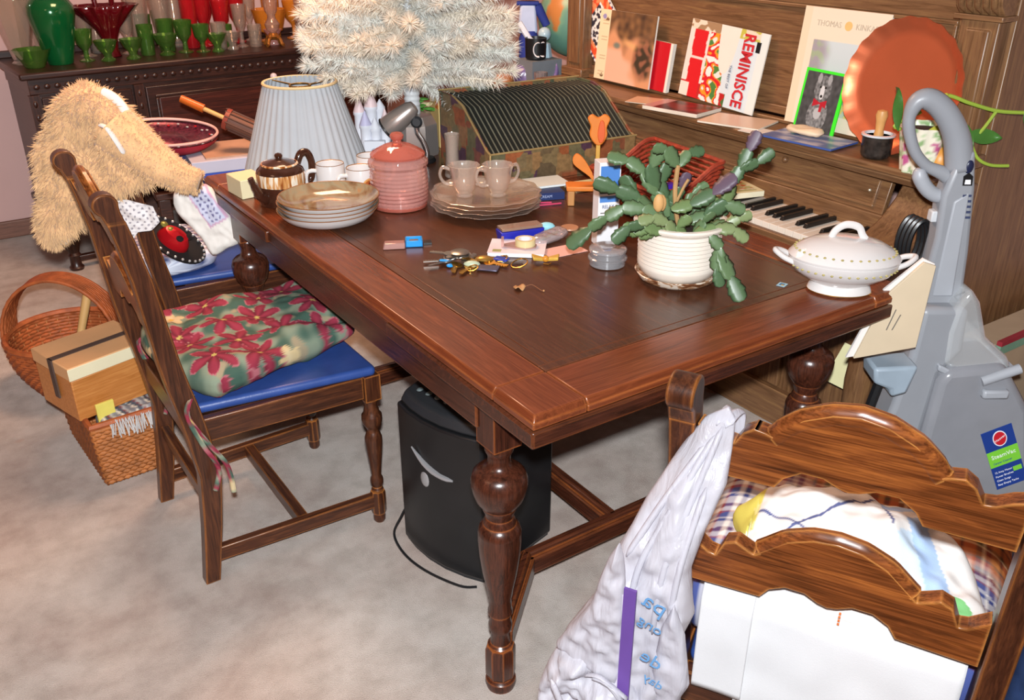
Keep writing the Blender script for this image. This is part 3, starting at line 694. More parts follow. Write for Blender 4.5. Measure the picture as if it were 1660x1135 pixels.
single('embroidered_pillowcase', mb, cloth_print, 'white pillowcase with blue flowered panel propped beside the table corner', 'linen', (.60, 2.70, 0.02), CA, smooth=180)
HT = thing('sequinned_hat', 'black felt hat with red and green sequins lying on plaid cloth', 'hat', (.60, 2.71, .575), CA, rot=(R(20), R(38), R(CA)))
hb = pm('black_felt', '#16100f', .9, bmp=.4); sq_r = pm('red_sequin', '#c01820', .25, .3); sq_g = pm('olive_sequin', '#7c7a3a', .3, .4); sq_w = pm('silver_sequin', '#d8d8d8', .2, .6)
part('brim', MB().lathe([(.03, .0), (.075, -.002), (.10, .012), (.103, .022), (.098, .018), (.074, .008), (.03, .01)], 28, sx=1, sy=.62), hb, HT)
part('crown', MB().lathe([(.045, 0), (.05, .01), (.046, .03), (.035, .05), (.001, .058)], 24, sx=1, sy=.62), sq_r, HT)
for k in range(26):
    a = k * 2 * math.pi / 26; part('sequin', MB().ball((.098 * math.cos(a), .06 * math.sin(a), .022), .0045, 6, 4), sq_w, HT)
for k, (x, y) in enumerate(((-.02, .0), (.015, -.012), (-.045, .01), (.03, .015))): part('flower', MB().ball((x, y, .055 - .3 * abs(x)), .012, 8, 5, sc=(1, 1, .5)), (sq_g, hb, sq_g, hb)[k], HT)
mb = puff(smoothpoly([(.50, 2.57), (.70, 2.585), (.72, 2.70), (.715, 2.90), (.55, 2.95), (.49, 2.80)], 4), .028, .008, .03, .004, 20, mp=lambda a, b, t: (a, b, t), cf=lambda a, b: plaid(a, b, PL_BL))
single('folded_plaid', mb, cloth_print, 'folded blue plaid cloth on the second blue chair seat', 'cloth', (.02, .14, .499), smooth=180)

# ------------------------------------------------------------------ chair C: cushion, white cloths, carrier bag
CL = (.873, .539, 0); CR = 28.76
def pcol(a, b):
    t = sstep(.24, .34, a - b * .35 + .02 * vn(a, b, 0, 20)); return mixc(plaid(a * 1.0, b, PL_BW), plaid(a, b, PL_OR), t)
mb = puff(smoothpoly([(.035, .19), (.035, -.19), (.2, -.225), (.40, -.225), (.44, -.1), (.44, .12), (.40, .225), (.2, .225)], 4), .075, .0045, .07, .006, 12, mp=lambda a, b, t: (a, b, t), cf=pcol)
single('plaid_cushion', mb, cloth_print, 'plump plaid cushion in blue, white and rust on the nearest chair', 'cushion', (CL[0], CL[1], .548), CR, smooth=180)
def wcol(a, b):
    c = lin('#e9e6e3')
    if a > .085 and b > .125 - .6 * (a - .085) * 0 and b > .118: return lin('#d8cf62') if vn(a, b, 0, 60) > -.3 else lin('#e6dd94')
    def near(px, py, qx, qy, w):
        A = np.array((px, py)); B_ = np.array((qx, qy)); e_ = B_ - A; t = min(1, max(0, ((a - px) * e_[0] + (b - py) * e_[1]) / (e_ @ e_))); q = A + e_ * t; return math.hypot(a - q[0], b - q[1]) < w
    if near(.19, -.045, .205, -.075, .012) or near(.16, -.085, .06, -.13, .016): return lin('#a9c3e6')
    if near(.11, -.085, .07, -.10, .022): return lin('#c9dbec')
    if math.hypot(a - .045, b + .145) < .026: return lin('#7cc07c')
    if near(.06, .09, .205, -.035, .0022) or near(.21, -.03, .12, -.055, .002) or near(.21, -.03, .225, -.06, .002) or near(.085, -.08, .05, -.12, .002) or near(.12, .135, .08, .05, .002): return lin('#59618e')
    return c
mb = puff(smoothpoly([(.012, .10), (.06, .128), (.115, .15), (.165, .168), (.2, .12), (.24, .06), (.30, .01), (.265, -.05), (.225, -.10), (.19, -.155), (.1, -.186), (.012, -.178)], 4), .026, .0030, .03, .014, 18, mp=lambda a, b, t: (a, b, t + .06 * sstep(.0, .12, .13 - abs(a - .14)) * sstep(.19, .05, abs(b))), cf=wcol)
single('embroidered_cloth', mb, cloth_print, 'rumpled white tablecloth with blue and green applique on the plaid cushion', 'tablecloth', (CL[0], CL[1], .638), CR, smooth=180)
def sheet(y0, y1, z0, z1, x, w):
    def fn(u, v):
        y = y0 + (y1 - y0) * u; z = z0 + (z1 - z0) * v
        return (x + w * vn(y, z, x * 50, 14) + .018 * sstep(.60, .66, z), y, z)
    return fn
wht = pm('white_linen', '#d6d6d8', .85, var=.03, bmp=.15, bscale=600)
mb = MB().grid(30, 24, sheet(.166, .093, .446, .668, -.0115, .003)); single('white_cloth', mb, wht, 'narrow fold of white cloth hanging behind the nearest chair back, on the left', 'cloth', CL, CR, smooth=180, solid=.004)
mb = MB().grid(40, 30, sheet(.104, -.176, .405, .668, -.0045, .004)); wc = single('white_cloth', mb, wht, 'broad white cloth hanging behind the nearest chair back under its lower rail', 'cloth', CL, CR, smooth=180, solid=.004)
mb = MB()
for k in range(4): mb.box(-.0075, -.006, -.018, -.015, .634 + k * .006, .637 + k * .006)
part('stitching', mb, pm('orange_thread', '#d8743a', .8), wc)

def bagmat():
    m, nt, b = new_mat('thin_plastic'); b.inputs['Base Color'].default_value = L('#dcdbe4'); b.inputs['Roughness'].default_value = .32
    v = coords(nt); bump(nt, b, nz(nt, coords(nt, (1, 1.6, .35)), 26, 5, .55, .8), .5, .010)
    tl = nd(nt, 'ShaderNodeBsdfTranslucent'); tl.inputs[0].default_value = L('#dcdbe4'); tr = nd(nt, 'ShaderNodeBsdfTransparent')
    m1 = nd(nt, 'ShaderNodeMixShader'); m1.inputs[0].default_value = .3; nt.links.new(b.outputs[0], m1.inputs[1]); nt.links.new(tl.outputs[0], m1.inputs[2])
    m2 = nd(nt, 'ShaderNodeMixShader'); m2.inputs[0].default_value = .16; nt.links.new(m1.outputs[0], m2.inputs[1]); nt.links.new(tr.outputs[0], m2.inputs[2])
    nt.links.new(m2.outputs[0], nt.nodes['Material Output'].inputs[0]); return m
bgm = bagmat()
BG = thing('carrier_bag', 'thin white plastic carrier bag hanging from the left of the nearest chair back', 'bag', CL, CR)
def bagx(a, b, t): return (-.062 - .075 * sstep(.95, .70, b) + t * (.25 + .75 * sstep(.95, .8, b)) + .004 * math.sin(a * 130 + b * 22) * sstep(.95, .85, b), a, b)
up = [(.150, .953), (.140, .940), (.136, .86), (.150, .80), (.158, .753), (.146, .69), (.16, .64), (.153, .589), (.15, .50), (.16, .30), (.27, .30), (.312, .42), (.338, .531), (.315, .604), (.268, .693), (.258, .745), (.24, .79), (.229, .825), (.200, .89), (.175, .935)]
mb = puff(up, .030, .004, .03, .012, 26, mp=bagx); part('bag_body', mb, bgm, BG, smooth=180)
fr = smoothpoly([(.338, .50), (.318, .59), (.29, .60), (.262, .602), (.235, .585), (.215, .575), (.19, .545), (.165, .53), (.158, .42), (.165, .32), (.275, .30), (.312, .40)], 3)
mb = puff(fr, .022, .004, .03, .018, 42, mp=lambda a, b, t: (-.178 + t + .006 * math.sin(a * 90 + b * 60), a, b), seed=4); part('front_pouch', mb, bgm, BG, smooth=180)
mb = puff(smoothpoly([(.236, .80), (.224, .74), (.220, .60), (.24, .57), (.30, .595), (.318, .60), (.27, .69), (.258, .74)], 2), .014, .004, .02, .010, 36, mp=lambda a, b, t: (-.182 + t + .10 * (a - .22), a, b), seed=9); part('side_gusset', mb, bgm, BG, smooth=180)
mb = MB()
for P_ in ([(.152, .93), (.168, .85), (.185, .76), (.19, .66)], [(.158, .92), (.19, .83), (.215, .76), (.222, .70)], [(.165, .91), (.205, .83), (.235, .76)], [(.156, .86), (.166, .77), (.170, .69)], [(.30, .59), (.275, .52), (.27, .42)], [(.24, .56), (.225, .47), (.23, .38)]):
    q_ = spline([(-.062 - .075 * sstep(.95, .70, z) - .026 * (.25 + .75 * sstep(.95, .8, z)) - (.045 if z < .6 else 0) - (.02 if z < .63 and y > .2 else 0), y, z) for y, z in P_], 5); mb.tube(q_, [.001] + [.0045] * (len(q_) - 2) + [.001], 6)
part('fold', mb, bgm, BG, smooth=180)
mb = puff([(.165, .72), (.148, .68), (.135, .60), (.150, .56), (.175, .55), (.185, .60), (.178, .68)], .012, .005, .02, .008, 40, mp=lambda a, b, t: (-.165 + t, a, b)); part('torn_flap', mb, bgm, BG, smooth=180)
rib = spline([(-.070, .152, .932), (-.066, .150, .938), (-.050, .147, .941), (-.034, .145, .934), (-.030, .146, .90), (-.022, .15, .84)], 5)
mb = MB().grid(len(rib) - 1, 6, lambda u, v: (rib[round(u * (len(rib) - 1))][0] + .003 * math.sin(v * 14), rib[round(u * (len(rib) - 1))][1] + .022 * (v - .5), rib[round(u * (len(rib) - 1))][2] + .003 * math.cos(v * 11 + u * 5))); part('bag_handle', mb, bgm, BG, smooth=180, solid=.0015)
mb = MB()
for k in range(3): mb.tube(spline([(-.20, .262 - .01 * k, .59), (-.205, .24 - .012 * k, .60 - .008 * k), (-.2, .205, .575 - .02 * k)], 5), .0045, 6, flat=.4)
part('knotted_loop', mb, bgm, BG, smooth=180)
blue_ink = pm('blue_ink', '#6a9fd2', .5)
for s, y, z, sz in (('pa', .185, .725, .034), ('ong', .188, .69, .022), ('de', .183, .635, .03), ('day', .178, .60, .02)):
    text(s, sz, blue_ink, BG, frame((-.181, y, z), (0, 1, .35), (0, .35, -1)) @ Matrix.Diagonal((1, -1, 1, 1)), ext=.0003)
pf = thing('purple_folder', 'purple folder edge sticking up inside the white carrier bag', 'folder', CL, CR)
part('cover', MB().box(-.192, -.188, .206, .222, .47, .745), pm('purple_card', '#6b4c9c', .5), pf); part('pages', MB().box(-.188, -.180, .209, .226, .47, .73), pm('folder_pages', '#cfc7d8', .7), pf)

# ------------------------------------------------------------------ carpet cleaner
grey_p = pm('grey_plastic', '#8d9096', .38, var=.05, vscale=8); grey_l = pm('light_grey_plastic', '#9fa3aa', .4, var=.05); grey_t = pm('smoky_tank', '#85878d', .22, var=.06)
clear = glass('clear_plastic', '#f4f8fa', .05, .30)
V0 = (1.920, 1.006, 0)
VC = thing('carpet_cleaner', 'tall grey upright carpet cleaner with loop handle standing at the table corner', 'appliance', V0, CA)
pz = lambda a, b, t: (a, t, b)
mb = MB(); sp = spline([(-.075, .985), (-.095, 1.05), (-.128, 1.10), (-.165, 1.128), (-.192, 1.125), (-.203, 1.095), (-.196, 1.06), (-.175, 1.018), (-.145, .99), (-.11, .975), (-.075, .955)], 5)
mb.tube([(x, 0, z) for x, z in sp], [float(np.interp(i / (len(sp) - 1), [0, .15, .35, .5, .8, 1], [.030, .026, .022, .013, .0115, .019])) for i in range(len(sp))], 12); part('loop_handle', mb, grey_p, VC, smooth=180)
mb = MB(); sp = spline([(-.075, .95), (-.10, .925), (-.13, .935), (-.155, .965), (-.158, .985)], 5); mb.tube([(x, 0, z) for x, z in sp], [.016] * (len(sp) - 4) + [.014, .013, .011, .008], 10); part('cord_hook', mb, grey_l, VC, smooth=180)
mb = MB().prism([(-.11, .93), (-.095, 1.0), (-.06, 1.03), (-.043, .948), (-.025, .808), (-.012, .664), (-.114, .664), (-.104, .837)], -.026, .026, pz); po = part('pole', mb, grey_p, VC, bev=.010, seg=3, smooth=35)
mb = MB().prism([(-.085, .92), (-.055, .94), (-.04, .70), (-.085, .70)], -.0285, .0, pz); part('pole_ridge', mb, grey_l, po, bev=.004)
mb = MB().prism([(-.116, .685), (-.012, .685), (-.004, .58), (-.045, .52), (-.06, .3), (-.06, .18), (-.19, .16), (-.155, .346), (-.138, .433), (-.12, .565)], -.062, .062, pz); part('rear_body', mb, grey_p, VC, bev=.014, seg=3, smooth=35)
mb = MB().prism([(-.055, .51), (-.062, .346), (-.062, .17), (.16, .10), (.25, .14), (.225, .24), (.172, .44), (.09, .555), (-.04, .54)], -.085, .085, pz); tk = part('solution_tank', mb, grey_t, VC, bev=.018, seg=3, smooth=35)
mb = MB().prism([(-.02, .735), (.008, .70), (.04, .615), (.10, .565), (.118, .535), (.03, .50), (-.047, .548), (-.052, .628), (-.045, .69)], -.066, .05, pz); dm = part('clear_dome', mb, clear, VC, bev=.014, seg=3, smooth=35)
part('dome_rim', MB().prism([(-.058, .535), (.03, .492), (.125, .525), (.125, .54), (.03, .508), (-.058, .551)], -.074, .06, pz), grey_l, VC, bev=.004)
part('tank_latch', MB().box(.045, .105, -.1, -.08, .475, .497), grey_l, VC, bev=.006)
mb = MB().tube([(.04, -.085, .515), (.12, -.085, .548)], .012, 10); part('latch_roller', mb, grey_l, VC)
part('bracket', MB().prism([(-.215, .555), (-.208, .515), (-.17, .50), (-.165, .48), (-.13, .49), (-.115, .56)], -.10, -.02, pz), pm('blue_grey_plastic', '#97a6b3', .4), VC, bev=.008)
part('floor_head', MB().box(-.16, .27, -.16, .06, .012, .14, ti=(.03, .05, .03, .02)), grey_p, VC, bev=.02, seg=3)
for x in (-.12, .16):
    mb = MB(); M = Matrix.Translation((x, -.13, .03)) @ Matrix.Rotation(R(90), 4, 'X'); mb.lathe([(.03, 0), (.03, .03)], 16, M=M); part('wheel', mb, blk, VC)
mb = MB(); mb.tube(spline([(-.175, -.05, .50), (-.19, -.055, .42), (-.2, -.06, .33), (-.19, -.06, .2), (-.14, -.05, .12)], 5), .012, 8); part('hose', mb, blk, VC)
mb = MB()
for k in range(4): mb.tube([(-.112 - .004 * k + .024 * math.cos(q), .03 + .012 * k, .80 + .058 * math.sin(q)) for q in np.linspace(0, 2 * math.pi, 22)], .0055, 6)
part('cord_coil', mb, blk, VC); part('cord_cleat', MB().box(-.118, -.102, -.012, .012, .868, .893), pm('pale_cleat', '#c5c8cc', .5), VC, bev=.003)
part('power_button', MB().ball((-.068, -.026, .995), .012, 12, 8, sc=(.8, .4, 1.2)), pm('navy_button', '#1d2340', .35), VC)
lb_b = pm('label_blue', '#1c3a86', .4, var=.02); lb_g = pm('label_green', '#79c83c', .4, var=.02); lb_w = pm('label_white', '#e8e8ee', .4, var=.02); lb_r = pm('label_red', '#c01f2c', .4, var=.02)
MP = frame((.140, -.0858, .312), (.064, 0, .031), (-.04, 0, .16)) @ Matrix.Diagonal((1, 1.12, 1, 1))   # label plane on the tank front
lbl = part('label', MB().box(-.036, .036, -.078, .078, 0, .001, M=MP), lb_b, tk, bev=.0004)
lb2 = MB().box(-.036, .036, -.018, .024, .001, .0016, M=MP); part('label', lb2, lb_g, tk)
part('label', MB().lathe([(.019, .001), (.019, .0016)], 24, M=MP @ Matrix.Translation((.002, .051, 0)), sx=.85, sy=1.05), lb_w, tk)
part('label', MB().lathe([(.0165, .0016), (.0165, .002)], 24, M=MP @ Matrix.Translation((.002, .051, 0)), sx=.85, sy=1.05), lb_r, tk)
text('Hoover', .0085, lb_w, tk, MP @ Matrix.Translation((.002, .051, .0022)) @ Matrix.Rotation(R(20), 4, 'Z')); text('SteamVac', .0145, lb_w, tk, MP @ Matrix.Translation((0, .008, .0018)))
text('Carpet Cleaner', .007, lb_b, tk, MP @ Matrix.Translation((-.006, -.009, .0018)))
for k, s in enumerate(('12 Amp Motor', 'Power Brushes', 'Clean Surge', 'Easy Empty Tanks')): text(s, .0068, lb_w, tk, MP @ Matrix.Translation((-.031, -.034 - .011 * k, .0012)), align='LEFT')
part('label', MB().box(.012, .032, -.044, -.032, .001, .0015, M=MP), lb_g, tk)
navy_ink = pm('navy_ink', '#39415f', .5)
for k in range(5): part('label', MB().box(-.068 + .003 * k, -.050 + .002 * k, -.0275, -.026, .93 - .012 * k, .935 - .012 * k), navy_ink, po)
part('label', MB().prism([(-.074, .955), (-.054, .955), (-.056, .975), (-.066, .983), (-.076, .975)], -.0278, -.0262, pz), blk, po)
part('label', MB().prism([(-.071, .958), (-.058, .958), (-.060, .968), (-.071, .968)], -.0285, -.0275, pz), lb_w, po)
# large envelope leaning on the cleaner bracket
EV = thing('envelope', 'large buff envelope of papers propped between table corner and carpet cleaner', 'envelope', (V0[0] - .0783, V0[1] - .116, 0), CA)
ep = [(-.299, .602), (-.245, .762), (-.176, .832), (-.15, .82), (-.155, .628)]
part('flap_sheet', MB().prism(ep, .004, .010, pz), pm('white_paper_edge', '#e2dcd8', .7, var=.02), EV)
part('front_sheet', MB().prism([(-.285, .603), (-.238, .755), (-.176, .826), (-.15, .818), (-.155, .630)], -.004, .003, pz), pm('buff_paper', '#cdbb9f', .7, var=.04), EV, bev=.001)
for k in range(2): part('printed_line', MB().prism([(-.228 + .012 * k, .672), (-.226 + .012 * k, .672), (-.214 + .012 * k, .72 - .012 * k), (-.216 + .012 * k, .72 - .012 * k)], -.0052, -.004, pz), pm('grey_print', '#6d675f', .7), EV)
single('yellow_card', MB().box(-.075, .075, 0, .002, 0, .12), pm('pale_yellow_card', '#cfc89a', .7, var=.03), 'pale yellow card leaning against the piano front behind the table leg', 'card', (2.0, 1.30, .28), 70, rot=(R(-10), R(18), R(-60)))
# right edge of the frame
CT = thing('flat_carton', 'tan carton with green and red top edge against the piano side', 'carton', (2.2, 1.03, 0), 0)
part('body', MB().box(0, .62, 0, .10, 0, .474), pm('tan_card', '#a88f74', .8, var=.06), CT, bev=.003); part('green_edge', MB().box(-.002, .622, -.003, .012, .45, .475), pm('faded_green', '#6f8f78', .7), CT); part('red_edge', MB().box(-.001, .621, -.004, .010, .475, .487), pm('dull_red', '#8f2630', .6), CT)
BB = thing('black_sack', 'black cloth sack tied with cream cord at the right edge', 'bag', (2.42, .90, 0), CA)
part('sack', MB().lathe([(.08, 0), (.13, .03), (.14, .15), (.13, .30), (.10, .42), (.05, .48), (.045, .50), (.07, .545), (.001, .55)], 20, sy=.7), pm('black_cloth', '#0b0b0d', .95), BB); part('cord', MB().tube([(.056 * math.cos(q), .042 * math.sin(q), .49) for q in np.linspace(0, 6.28, 20)], .008, 6), pm('cream_cord', '#cbb28c', .8), BB)

XB = thing('printed_carton', 'dark blue printed carton on the floor right of the nearest chair', 'carton', (1.62, .60, 0), -25)
part('body', MB().box(0, .25, -.12, .12, 0, .26), pm('navy_printed_card', '#31456f', .5, var=.25, vscale=25), XB, bev=.003); part('ring_print', MB().tube([(-.001, .03 * math.cos(a),   .16 + .04 * math.sin(a)) for a in np.linspace(0, 6.283, 25)[:-1]], .0015, 5, closed=True), pm('dull_print', '#7a706a', .5), XB); part('tape_edge', MB().box(-.001, .0, -.12, -.10, 0, .26), pm('pale_print', '#b0b8c8', .5), XB)
# ------------------------------------------------------------------ table-top things
TZ = .7602
ceram = pm('white_ceramic', '#d4d0ce', .16, var=.02, coat=.3); brown_gl = pm('brown_glaze', '#3c2117', .12, var=.25, vscale=30, coat=.4)
gold = pm('gold_trim', '#c08a3a', .25, .9); brass = pm('brass', '#c79a4a', .25, .9); chrome = pm('chrome', '#c9c8c8', .15, .95)
LS = thing('lamp_shade', 'large pleated pale grey lamp shade standing on the far table corner', 'lamp shade', (.990, 2.55, TZ), 0)
npl = 40
def pleat(r, t, z): return r * (1 + .02 * math.cos(npl * t))
mb = MB().lathe([(.188, .0), (.101, .272), (.098, .272), (.184, .003)], npl * 4, rf=pleat, cap0=False, cap1=False); part('pleated_cloth', mb, pm('pleated_fabric', '#a9aeb3', .85, var=.04), LS, smooth=60)
part('trim', MB().tube([(.1035 * math.cos(a), .1035 * math.sin(a), .270) for a in np.linspace(0, 6.283, 49)[:-1]], .004, 6, closed=True), pm('shade_trim', '#cdb88c', .7), LS)
part('trim', MB().tube([(.190 * math.cos(a), .190 * math.sin(a), .004) for a in np.linspace(0, 6.283, 65)[:-1]], .004, 6, closed=True), pm('shade_trim', '#cdb88c', .7), LS)
mb = MB().tube([(.03 * math.cos(a), .03 * math.sin(a), .262) for a in np.linspace(0, 6.283, 21)[:-1]], .002, 5, closed=True)
for k in range(3): mb.tube([(.03 * math.cos(k * 2.09), .03 * math.sin(k * 2.09), .262), (.1 * math.cos(k * 2.09), .1 * math.sin(k * 2.09), .268)], .0018, 5)
part('spider_fitting', mb, brass, LS)
single('small_box', MB().box(-.038, .038, -.05, .05, 0, .052), pm('cream_card', '#d9cfa8', .6, var=.03), 'small cream cardboard box on the far left table corner', 'box', (.775, 2.468, TZ), 4, bev=.002)
# teapot
TP = thing('teapot', 'brown glazed teapot with drip-glaze band beside the pleated lamp shade', 'teapot', (.822, 2.322, TZ), CA)
def drip():
    m, nt, b = new_mat('drip_glaze'); v = coords(nt, (1, 1, .12)); f = nz(nt, v, 70, 3, .6, .4)
    nt.links.new(ramp(nt, f, [(.38, L('#8a4a1e')), (.5, L('#c9935a')), (.58, L('#e6dcc8'))]), b.inputs['Base Color']); b.inputs['Roughness'].default_value = .15; return m
drg = drip()
part('body', MB().lathe([(.052, 0), (.061, .004), (.064, .02), (.064, .05), (.0635, .056)], 32, cap1=False).lathe([(.0635, .088), (.061, .096), (.050, .106), (.046, .108)], 32, cap0=False), brown_gl, TP)
part('drip_band', MB().lathe([(.0637, .056), (.0645, .06), (.0645, .085), (.0637, .0885)], 32, cap0=False, cap1=False), drg, TP)
part('lid', MB().lathe([(.046, .108), (.045, .112), (.03, .118), (.012, .121), (.008, .124), (.011, .131), (.008, .136), (.001, .138)], 24), brown_gl, TP)
part('lid_rim', MB().tube([(.0465 * math.cos(a), .0465 * math.sin(a), .109) for a in np.linspace(0, 6.283, 33)[:-1]], .0032, 6, closed=True), drg, TP)
part('spout', MB().tube(spline([(-.03, -.045, .025), (-.042, -.068, .04), (-.05, -.076, .065), (-.058, -.082, .092)], 5), [.016] * 4 + [.013] * 4 + [.010] * 4 + [.008] * 4, 12), brown_gl, TP)
part('handle', MB().tube(spline([(.035, .045, .095), (.046, .054, .122), (.062, .066, .122), (.070, .074, .09), (.064, .07, .05), (.045, .052, .035)], 5), .010, 10), brown_gl, TP)
# plates
pl_m = None
def platem():
    m, nt, b = new_mat('agate_plate'); v = coords(nt, (1, 1, 1)); f = nz(nt, v, 9, 4, .5, 2.2)
    nt.links.new(ramp(nt, f, [(.3, L('#5d4630')), (.45, L('#83694c')), (.55, L('#8c8268')), (.66, L('#a07850')), (.78, L('#b8602e'))]), b.inputs['Base Color']); b.inputs['Roughness'].default_value = .12; b.inputs['Coat Weight'].default_value = .4; return m
agm = platem()
prm = MB().lathe([(.060, 0), (.062, .003), (.090, .006), (.108, .015), (.120, .027), (.1265, .0375)], 48, cap1=False).mesh('underside', ceram)
prm2 = MB().lathe([(.1265, .0376), (.1245, .0376), (.116, .027), (.104, .018), (.088, .011), (.06, .0085), (.001, .008)], 48, cap0=False).mesh('glazed_face', agm)
prm3 = MB().tube([(.1265 * math.cos(a),   .1265 * math.sin(a), .0376) for a in np.linspace(0, 6.283, 49)[:-1]], .0013, 5, closed=True).mesh('rim_line', pm('rim_brown', '#8a5a34', .3))
ORD = ['bottom', 'second from bottom', 'third from bottom', 'top']
for k in range(4):
    p = thing('dinner_plate', f'{ORD[k]} plate in the stack of four agate-brown plates near the brown teapot', 'plate', (.862 + .003 * (k % 2), 2.115 - .002 * k, TZ + .0105 * k), 20 * k, 'stack of agate-brown plates')
    link('underside', prm, p); link('glazed_face', prm2, p); link('rim_line', prm3, p)
# mugs
def mug(loc, rz, label, decal=False, h=.095, r=.039):
    m = thing('mug', label, 'mug', loc, rz, 'white mugs by the lamp shade')
    part('cup', MB().lathe([(r - .004, 0), (r, .003), (r, h - .002), (r - .001, h), (r - .004, h - .002), (r - .005, .006), (.001, .005)], 28), ceram, m)
    part('gold_rim', MB().tube([((r - .0015) * math.cos(a), (r - .0015) * math.sin(a), h) for a in np.linspace(0, 6.283, 33)[:-1]], .0011, 5, closed=True), gold, m)
    part('handle', MB().tube(spline([(-r + .002, 0, h * .82), (-r - .022, 0, h * .80), (-r - .028, 0, h * .5), (-r - .015, 0, h * .22), (-r + .002, 0, h * .2)], 5), .0055, 8), ceram, m)
    if decal:
        mb = MB()
        def fn(u, v):
            a = math.pi * 2 * u; q = v * .8; x = q * math.cos(a); z = q * math.sin(a); t = -math.pi / 2 + .25 + x * .75; rr = r + .0006; return (rr * math.cos(t), rr * math.sin(t), .046 + z * .034)
        def cf(u, v):
            x = v * math.cos(6.283 * u); return lin('#5d2318') if abs(x - .1) < .2 and v < .7 else (lin('#a8562a') if v < .82 else lin('#d29a5a'))
        mb.grid(32, 8, fn, cf=cf); part('decal', mb, cloth_gl, m)
    return m
cloth_gl = vcol('glossy_print', .25, coat=.3)
mug((.955, 2.300, TZ), CA + 20, 'white gold-rimmed mug with its handle towards the brown teapot')
mug((1.005, 2.215, TZ), CA + 30, 'white mug with a round brown picture behind the pink jar', True)
mug((1.085, 2.318, TZ), CA + 200, 'white mug furthest back, rim showing above the pictured mug')
# pink pressed-glass jar
pink = glass('pink_glass', '#ecb6ac', .05, .36); pinkd = glass('deep_pink_glass', '#d87c6a', .05, .46)
J = thing('cookie_jar', 'pink pressed-glass cookie jar with domed knobbed lid and ribbed sides', 'jar', (1.075, 2.128, TZ), 0)
jp = [(.058, 0), (.068, .003), (.071, .010), (.071, .016)]
for k in range(9): jp += [(.0755 + .002 * math.sin(k / 8 * 3.14), .018 + k * .0105), (.0735 + .002 * math.sin(k / 8 * 3.14), .018 + k * .0105 + .0055)]
jp += [(.079, .116), (.0785, .124), (.070, .132), (.066, .136)]
def facet(r, t, z): return r * (1 + .006 * math.cos(28 * t))
part('body', MB().lathe(jp, 84, rf=facet, cap0=True, cap1=False), pink, J, smooth=25)
part('base_ring', MB().lathe([(.064, .0005), (.072, .002), (.073, .008), (.069, .012)], 40), pinkd, J)
lp = [(.071, .136), (.072, .141), (.068, .146), (.060, .150), (.058, .1525), (.050, .156), (.048, .158), (.040, .161), (.038, .163), (.028, .166), (.016, .169), (.012, .172), (.011, .176), (.017, .182), (.0185, .189), (.014, .195), (.001, .197)]
part('lid', MB().lathe(lp, 48, rf=lambda r, t, z: r * (1 + .012 * math.cos(16 * t) * (1 if .145 < z < .168 else 0))), pinkd, J)
# clear glass luncheon plates with cups
cg = glass('pressed_clear_glass', '#e6d8cc', .06, .22)
def scal(r, t, z): return r * (1 + .022 * math.cos(14 * t) * (1 if r > .12 else 0) + (.015 * math.cos(60 * t) if .05 < r < .13 else 0))
gp = MB().lathe([(.07, 0), (.075, .002), (.11, .006), (.14, .013), (.153, .018), (.151, .0195), (.138, .015), (.105, .009), (.07, .005), (.001, .004)], 84, rf=scal).mesh('scalloped_plate', cg, 60)
for k in range(4):
    o = link('glass_plate', gp, None, (1.250, 1.975, TZ + .0105 * k), (0, 0, R(7 * k))); o.scale = (.95, .95, 1)
    tag(o, f'{ORD[k]} scalloped clear glass plate in the stack right of the pink jar', 'plate', 'stack of clear glass plates')
def gcup(loc, rz, label):
    c = thing('glass_cup', label, 'cup', loc, rz, 'clear glass cups on the glass plates'); c.scale = (1.02, 1.02, 1.22)
    part('bowl', MB().lathe([(.020, 0), (.022, .003), (.019, .007), (.027, .018), (.033, .035), (.036, .055), (.041, .068), (.0395, .069), (.034, .056), (.031, .036), (.024, .019), (.001, .010)], 36, rf=lambda r, t, z: r * (1 + .03 * math.cos(10 * t) * (1 if z > .04 else .3))), cg, c)
    for s in (1, -1): part('handle', MB().tube(spline([(s * .035, 0, .058), (s * .055, 0, .062), (s * .062, 0, .045), (s * .050, 0, .028), (s * .030, 0, .026)], 5), .004, 8), cg, c)
gcup((1.20, 2.00, TZ + .0375), CA, 'clear glass two-handled sugar cup on the left of the glass plates'); gcup((1.275, 1.955, TZ + .0375), CA + 30, 'clear glass creamer cup on the right of the glass plates')
VS = single('bud_vase', MB().lathe([(.02, 0), (.023, .004), (.021, .02), (.019, .08), (.021, .115), (.023, .128), (.021, .128), (.018, .115), (.016, .02), (.001, .01)], 24), cg, 'slim clear glass vase between the pink jar and the accordion box', 'vase', (1.335, 2.29, TZ))
# castle ornament (plain generic towers)
CS = thing('castle_ornament', 'small white and lilac china castle ornament with cone-roofed towers', 'ornament', (1.285, 2.640, TZ), CA)
wh = pm('white_bisque', '#d6d8e0', .5, var=.03); li = pm('lilac_roof', '#b9b6d2', .45, var=.04); pk = pm('pale_pink_roof', '#dcc3c4', .45, var=.03)
for (x, y, z1, r, zr, m_) in ((-.072, .01, .135, .017, .185, pk), (-.035, .02, .15, .020, .212, pk), (-.008, .03, .145, .015, .17, wh), (-.05, -.02, .10, .018, .145, li), (.012, -.012, .10, .017, .15, pk), (-.02, -.02, .09, .016, .125, wh)):
    part('tower', MB().lathe([(r * 1.05, 0), (r, .01), (r * .95, z1 * .6), (r * .95, z1 - .012), (r * 1.12, z1 - .008), (r * 1.12, z1)], 16, x, y), wh, CS)
    part('cone_roof', MB().lathe([(r * 1.1, z1), (r * .6, (z1 * .5 + zr * .5)), (.001, zr)], 16, x, y), m_, CS)
